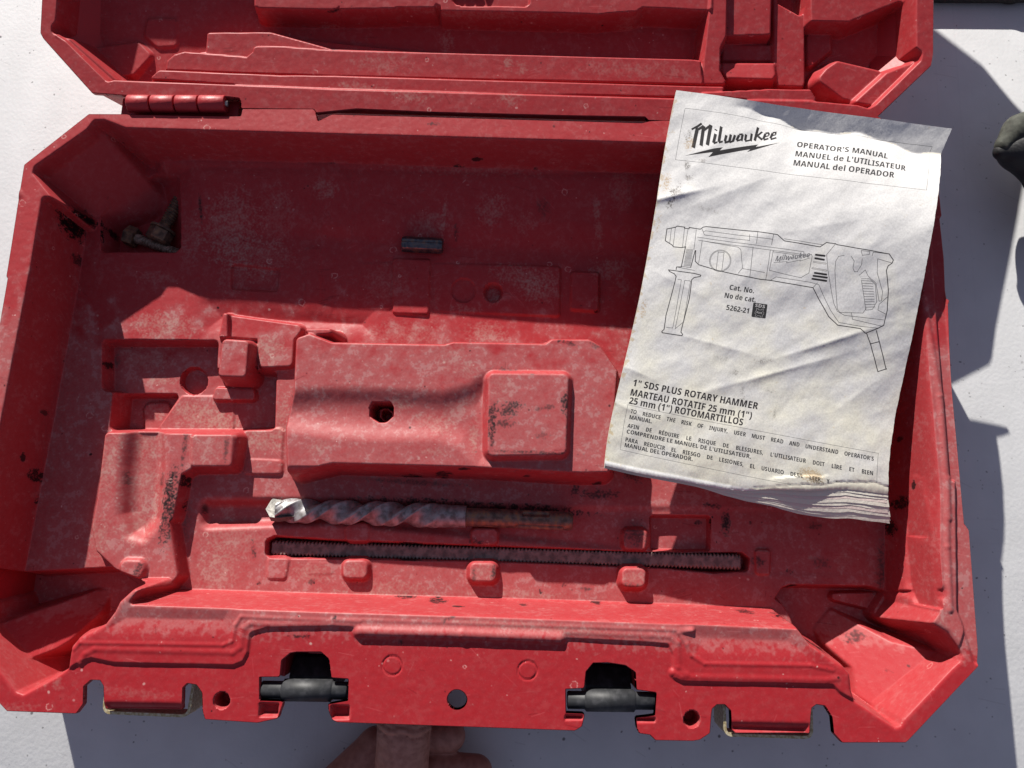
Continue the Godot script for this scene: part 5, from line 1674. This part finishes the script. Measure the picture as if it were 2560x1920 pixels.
func print_lists():
	logo_strokes = [
		[14.61, 18.73, 14.32, 29.91, 2.00],
		[17.60, 17.42, 18.09, 28.46, 1.91],
		[21.08, 16.49, 21.22, 27.84, 1.91],
		[15.20, 19.58, 17.60, 17.42, 1.43],
		[18.23, 19.66, 20.91, 16.74, 1.34],
		[11.82, 20.01, 15.95, 16.70, 1.05],
		[13.77, 18.84, 16.29, 16.19, 1.24],
		[24.32, 21.20, 24.10, 26.33, 1.62],
		[24.22, 26.55, 25.99, 25.63, 1.05],
		[24.09, 19.27, 24.14, 18.61, 1.62],
		[26.48, 16.69, 26.71, 25.54, 1.62],
		[26.77, 25.85, 28.64, 24.82, 1.05],
		[29.90, 21.16, 29.69, 24.69, 1.43],
		[29.69, 25.39, 31.98, 24.30, 1.15],
		[32.11, 20.39, 31.99, 24.39, 1.43],
		[32.16, 24.83, 34.19, 23.54, 1.05],
		[34.24, 20.34, 33.83, 23.91, 1.34],
		[36.32, 20.05, 35.59, 22.98, 1.34],
		[36.25, 19.68, 38.07, 19.10, 0.95],
		[35.66, 23.34, 38.00, 22.18, 0.95],
		[38.07, 19.10, 38.13, 22.87, 1.34],
		[39.94, 18.84, 39.96, 22.38, 1.34],
		[40.03, 22.75, 42.58, 21.56, 0.95],
		[42.71, 17.73, 42.89, 22.08, 1.34],
		[45.29, 13.51, 44.91, 21.47, 1.43],
		[45.30, 19.04, 47.82, 15.55, 1.05],
		[46.29, 18.66, 48.71, 20.23, 1.15],
		[49.67, 16.35, 49.12, 19.69, 1.24],
		[49.62, 16.06, 51.42, 15.51, 0.95],
		[51.42, 15.51, 51.49, 16.95, 0.95],
		[49.62, 18.28, 51.53, 17.19, 0.67],
		[49.35, 20.24, 51.66, 18.95, 0.95],
		[53.29, 15.33, 52.59, 18.72, 1.24],
		[53.24, 15.05, 54.83, 14.52, 0.86],
		[54.83, 14.52, 54.88, 15.88, 0.86],
		[53.01, 17.17, 54.92, 16.06, 0.67],
		[52.88, 19.36, 55.55, 17.82, 0.95],
		[54.87, 14.31, 55.08, 14.48, 1.24],
	]
	logo_bolt = [10.7, 34.6, 25.1, 29.1, 29.4, 27.9, 28.0, 29.8, 47.0, 23.3, 46.0, 24.9, 57.3, 20.7, 42.1, 28.5, 43.5, 26.7, 22.9, 34.0, 24.7, 31.2]
	draw_heavy = [
		[7.8, 79.8, 7.6, 73.7, 11.9, 72.2, 12.8, 71.5, 16.7, 71.5, 16.7, 72.1, 19.1, 72.0, 19.1, 71.3, 24.9, 71.5, 26.2, 70.3, 27.7, 69.8, 54.3, 69.2, 64.4, 69.5, 68.4, 72.1, 86.7, 72.8, 89.5, 70.3, 94.1, 70.4, 95.0, 70.8, 121.2, 72.3, 123.7, 74.9, 123.4, 76.4, 121.7, 78.0, 121.2, 80.3, 122.6, 84.7, 123.9, 89.6, 125.2, 99.0, 124.9, 106.3, 122.4, 108.1, 116.6, 111.4, 113.6, 109.5, 102.2, 109.4, 97.0, 105.8, 86.7, 92.9, 64.7, 92.3, 59.4, 92.5, 49.7, 92.1, 38.2, 91.3, 27.0, 89.6, 25.0, 88.1, 24.3, 82.7],
		[7.8, 79.8, 12.0, 81.7, 12.4, 82.4, 16.9, 82.2, 18.8, 81.5],
		[18.7, 81.7, 18.3, 92.0, 15.9, 92.4, 15.9, 93.7],
		[24.0, 82.8, 23.2, 91.3],
		[12.0, 94.5, 12.8, 95.3, 15.4, 96.1, 16.5, 97.2, 16.4, 100.2, 15.3, 117.3, 15.9, 124.5, 15.0, 125.8, 15.3, 126.4, 25.6, 126.2, 25.8, 125.5, 24.7, 124.5, 24.7, 121.8, 25.4, 107.3, 24.8, 97.7, 25.8, 96.4, 28.9, 95.4, 29.1, 94.7, 25.4, 94.3, 12.0, 94.5],
		[117.2, 111.3, 120.2, 116.0, 126.7, 128.6, 130.7, 126.7, 130.5, 126.9, 124.3, 114.3, 121.8, 109.3],
		[120.2, 116.0, 124.2, 114.4],
	]
	draw_light = [
		[9.9, 72.8, 10.3, 81.0],
		[11.9, 72.2, 12.3, 82.2],
		[16.7, 71.5, 17.2, 82.2],
		[18.6, 72.0, 18.5, 82.3],
		[22.9, 72.0, 23.3, 82.3],
		[18.2, 91.7, 23.4, 91.6],
		[15.9, 92.4, 25.4, 92.8],
		[24.1, 75.8, 79.0, 76.2, 79.3, 77.6, 24.9, 77.3],
		[26.6, 72.8, 27.7, 72.0, 62.5, 72.1],
		[53.2, 77.1, 54.0, 92.4],
		[62.1, 77.4, 62.3, 92.4],
		[62.4, 69.7, 62.3, 74.8],
		[94.1, 70.4, 90.6, 76.2, 92.6, 83.8, 98.4, 99.1, 100.8, 102.7, 104.6, 104.2, 124.4, 103.8],
		[63.5, 78.2, 81.2, 78.3, 83.0, 76.9, 83.6, 78.0, 83.4, 86.1, 79.8, 88.9, 63.3, 87.6, 63.6, 77.5],
		[99.3, 75.5, 96.6, 76.4, 95.6, 78.8, 96.0, 83.3, 100.6, 101.6, 102.1, 103.1, 113.5, 101.9, 114.8, 99.2],
		[102.8, 75.6, 104.7, 77.7, 104.7, 81.1, 105.8, 82.7, 107.2, 82.5, 108.6, 79.0, 108.4, 76.1],
		[109.8, 85.6, 113.8, 85.2, 117.1, 87.6, 119.3, 95.8, 117.8, 99.6, 114.7, 100.3, 109.9, 86.2],
		[108.4, 84.1, 111.0, 81.2, 113.0, 84.1, 117.3, 87.0, 120.4, 95.3, 121.5, 94.9, 121.2, 90.5, 117.0, 82.0, 116.0, 75.2, 123.4, 76.4],
		[124.4, 92.3, 120.7, 96.7, 120.6, 99.5, 125.0, 101.0],
		[107.8, 102.4, 109.0, 105.6, 124.5, 106.9],
		[68.2, 71.1, 88.2, 71.6, 89.5, 70.4],
		[26.9, 89.0, 26.8, 77.3, 45.6, 78.1, 47.2, 79.1, 49.6, 88.2, 47.8, 91.2],
		[49.7, 88.5, 61.1, 89.0],
		[17.6, 98.5, 19.5, 98.5, 20.1, 123.2, 16.9, 123.4],
		[21.3, 98.5, 24.3, 98.4, 24.8, 119.4, 21.4, 123.3, 21.3, 98.5],
		[64.7, 92.3, 67.3, 90.2, 85.0, 90.5, 89.3, 91.1, 97.3, 102.6, 102.5, 108.0, 113.7, 108.4],
		[86.7, 92.9, 88.5, 90.3],
		[113.7, 108.4, 122.4, 108.1],
		[113.0, 74.2, 113.2, 72.4, 121.2, 72.3],
		[107.2, 72.3, 111.5, 72.3, 111.4, 73.8, 108.1, 74.5, 107.2, 72.3],
		[25.8, 71.3, 27.5, 74.2, 50.9, 74.1, 50.4, 71.2],
		[54.3, 69.2, 54.6, 75.1],
		[36.4, 91.3, 36.0, 81.8, 39.0, 81.7, 39.3, 90.8],
		[19.5, 82.9, 22.8, 82.6],
		[19.5, 83.5, 22.8, 83.2],
		[19.5, 84.1, 22.8, 83.8],
		[19.5, 84.6, 22.8, 84.4],
		[19.5, 85.2, 22.8, 84.9],
		[19.5, 85.8, 22.8, 85.5],
		[19.4, 86.4, 22.8, 86.1],
		[19.5, 86.9, 22.8, 86.7],
		[19.5, 87.5, 22.8, 87.2],
		[19.5, 88.1, 22.8, 87.8],
		[19.5, 88.7, 22.8, 88.4],
		[19.4, 89.2, 22.8, 89.0],
		[19.5, 89.8, 22.8, 89.5],
		[19.5, 90.4, 22.8, 90.1],
		[19.5, 91.0, 22.8, 90.7],
		[110.3, 86.4, 115.4, 86.2],
		[110.7, 87.7, 115.8, 87.4],
		[111.1, 88.9, 116.1, 88.6],
		[111.5, 90.2, 116.5, 89.8],
		[111.9, 91.4, 116.8, 91.0],
		[112.3, 92.7, 117.2, 92.2],
		[112.7, 93.9, 117.5, 93.4],
		[113.2, 95.2, 117.8, 94.6],
		[113.6, 96.4, 118.2, 95.8],
		[114.0, 97.7, 118.6, 97.0],
		[114.4, 98.9, 118.9, 98.2],
	]
	draw_bars = [
		[85.3, 76.9, 89.7, 76.9],
		[85.3, 78.6, 89.7, 78.8],
		[86.3, 85.7, 92.1, 85.8],
		[85.9, 87.2, 92.7, 87.2],
		[85.6, 88.7, 92.7, 88.8],
	]
	draw_bar_frames = [
		[85.0, 80.4, 90.9, 80.6],
		[84.7, 83.6, 91.8, 83.9],
	]
	dial = [37.7, 86.1, 43.2, 85.5]
	lip_top = [65.5, 196.0, 80.4, 192.0, 94.7, 188.4, 107.6, 186.4, 114.3, 183.8, 133.3, 180.8, 139.8, 182.1]
	lip_bottom = [-0.4, 196.9, 18.1, 197.2, 38.4, 196.9, 58.7, 197.1, 69.5, 196.0, 82.5, 193.1, 99.5, 190.8, 119.8, 186.5, 139.8, 185.7]
	paper_poly = [
		Vector3(106.893, 4.000, -145.454),
		Vector3(-40.862, -17.500, 203.482),
		Vector3(34.446, -0.000, 4.407),
		Vector3(-1.955, 0.000, 3.979),
		Vector3(-98.057, -0.000, -22.588),
		Vector3(70.954, 0.000, 14.831),
		Vector3(149.146, 2.512, 17.145),
		Vector3(-31.405, 68.026, -3.206),
		Vector3(-76.081, 79.338, 77.291),
		Vector3(454.389, -904.072, -205.466),
		Vector3(-621.799, 1336.589, 233.669),
		Vector3(274.876, -585.970, -91.488),
		Vector3(-1.737, 0.000, 15.032),
		Vector3(4.416, -0.000, -29.564),
		Vector3(0.000, -0.000, -0.000),
		Vector3(-0.000, 0.000, 0.000),
		Vector3(0.000, -0.000, 0.000),
		Vector3(-0.000, 0.000, -0.000),
		Vector3(2.601, -0.000, -22.016),
		Vector3(-5.765, 0.000, 39.174),
		Vector3(-0.000, 0.000, 0.000),
		Vector3(0.000, -0.000, 0.000),
		Vector3(-0.000, 0.000, -0.000),
		Vector3(0.000, -0.000, 0.000),
		Vector3(-1.162, 0.000, 9.794),
		Vector3(2.601, -0.000, -17.783),
		Vector3(0.000, -0.000, 0.000),
		Vector3(-0.000, 0.000, -0.000),
		Vector3(0.000, -0.000, 0.000),
		Vector3(-0.000, 0.000, -0.000),
	]
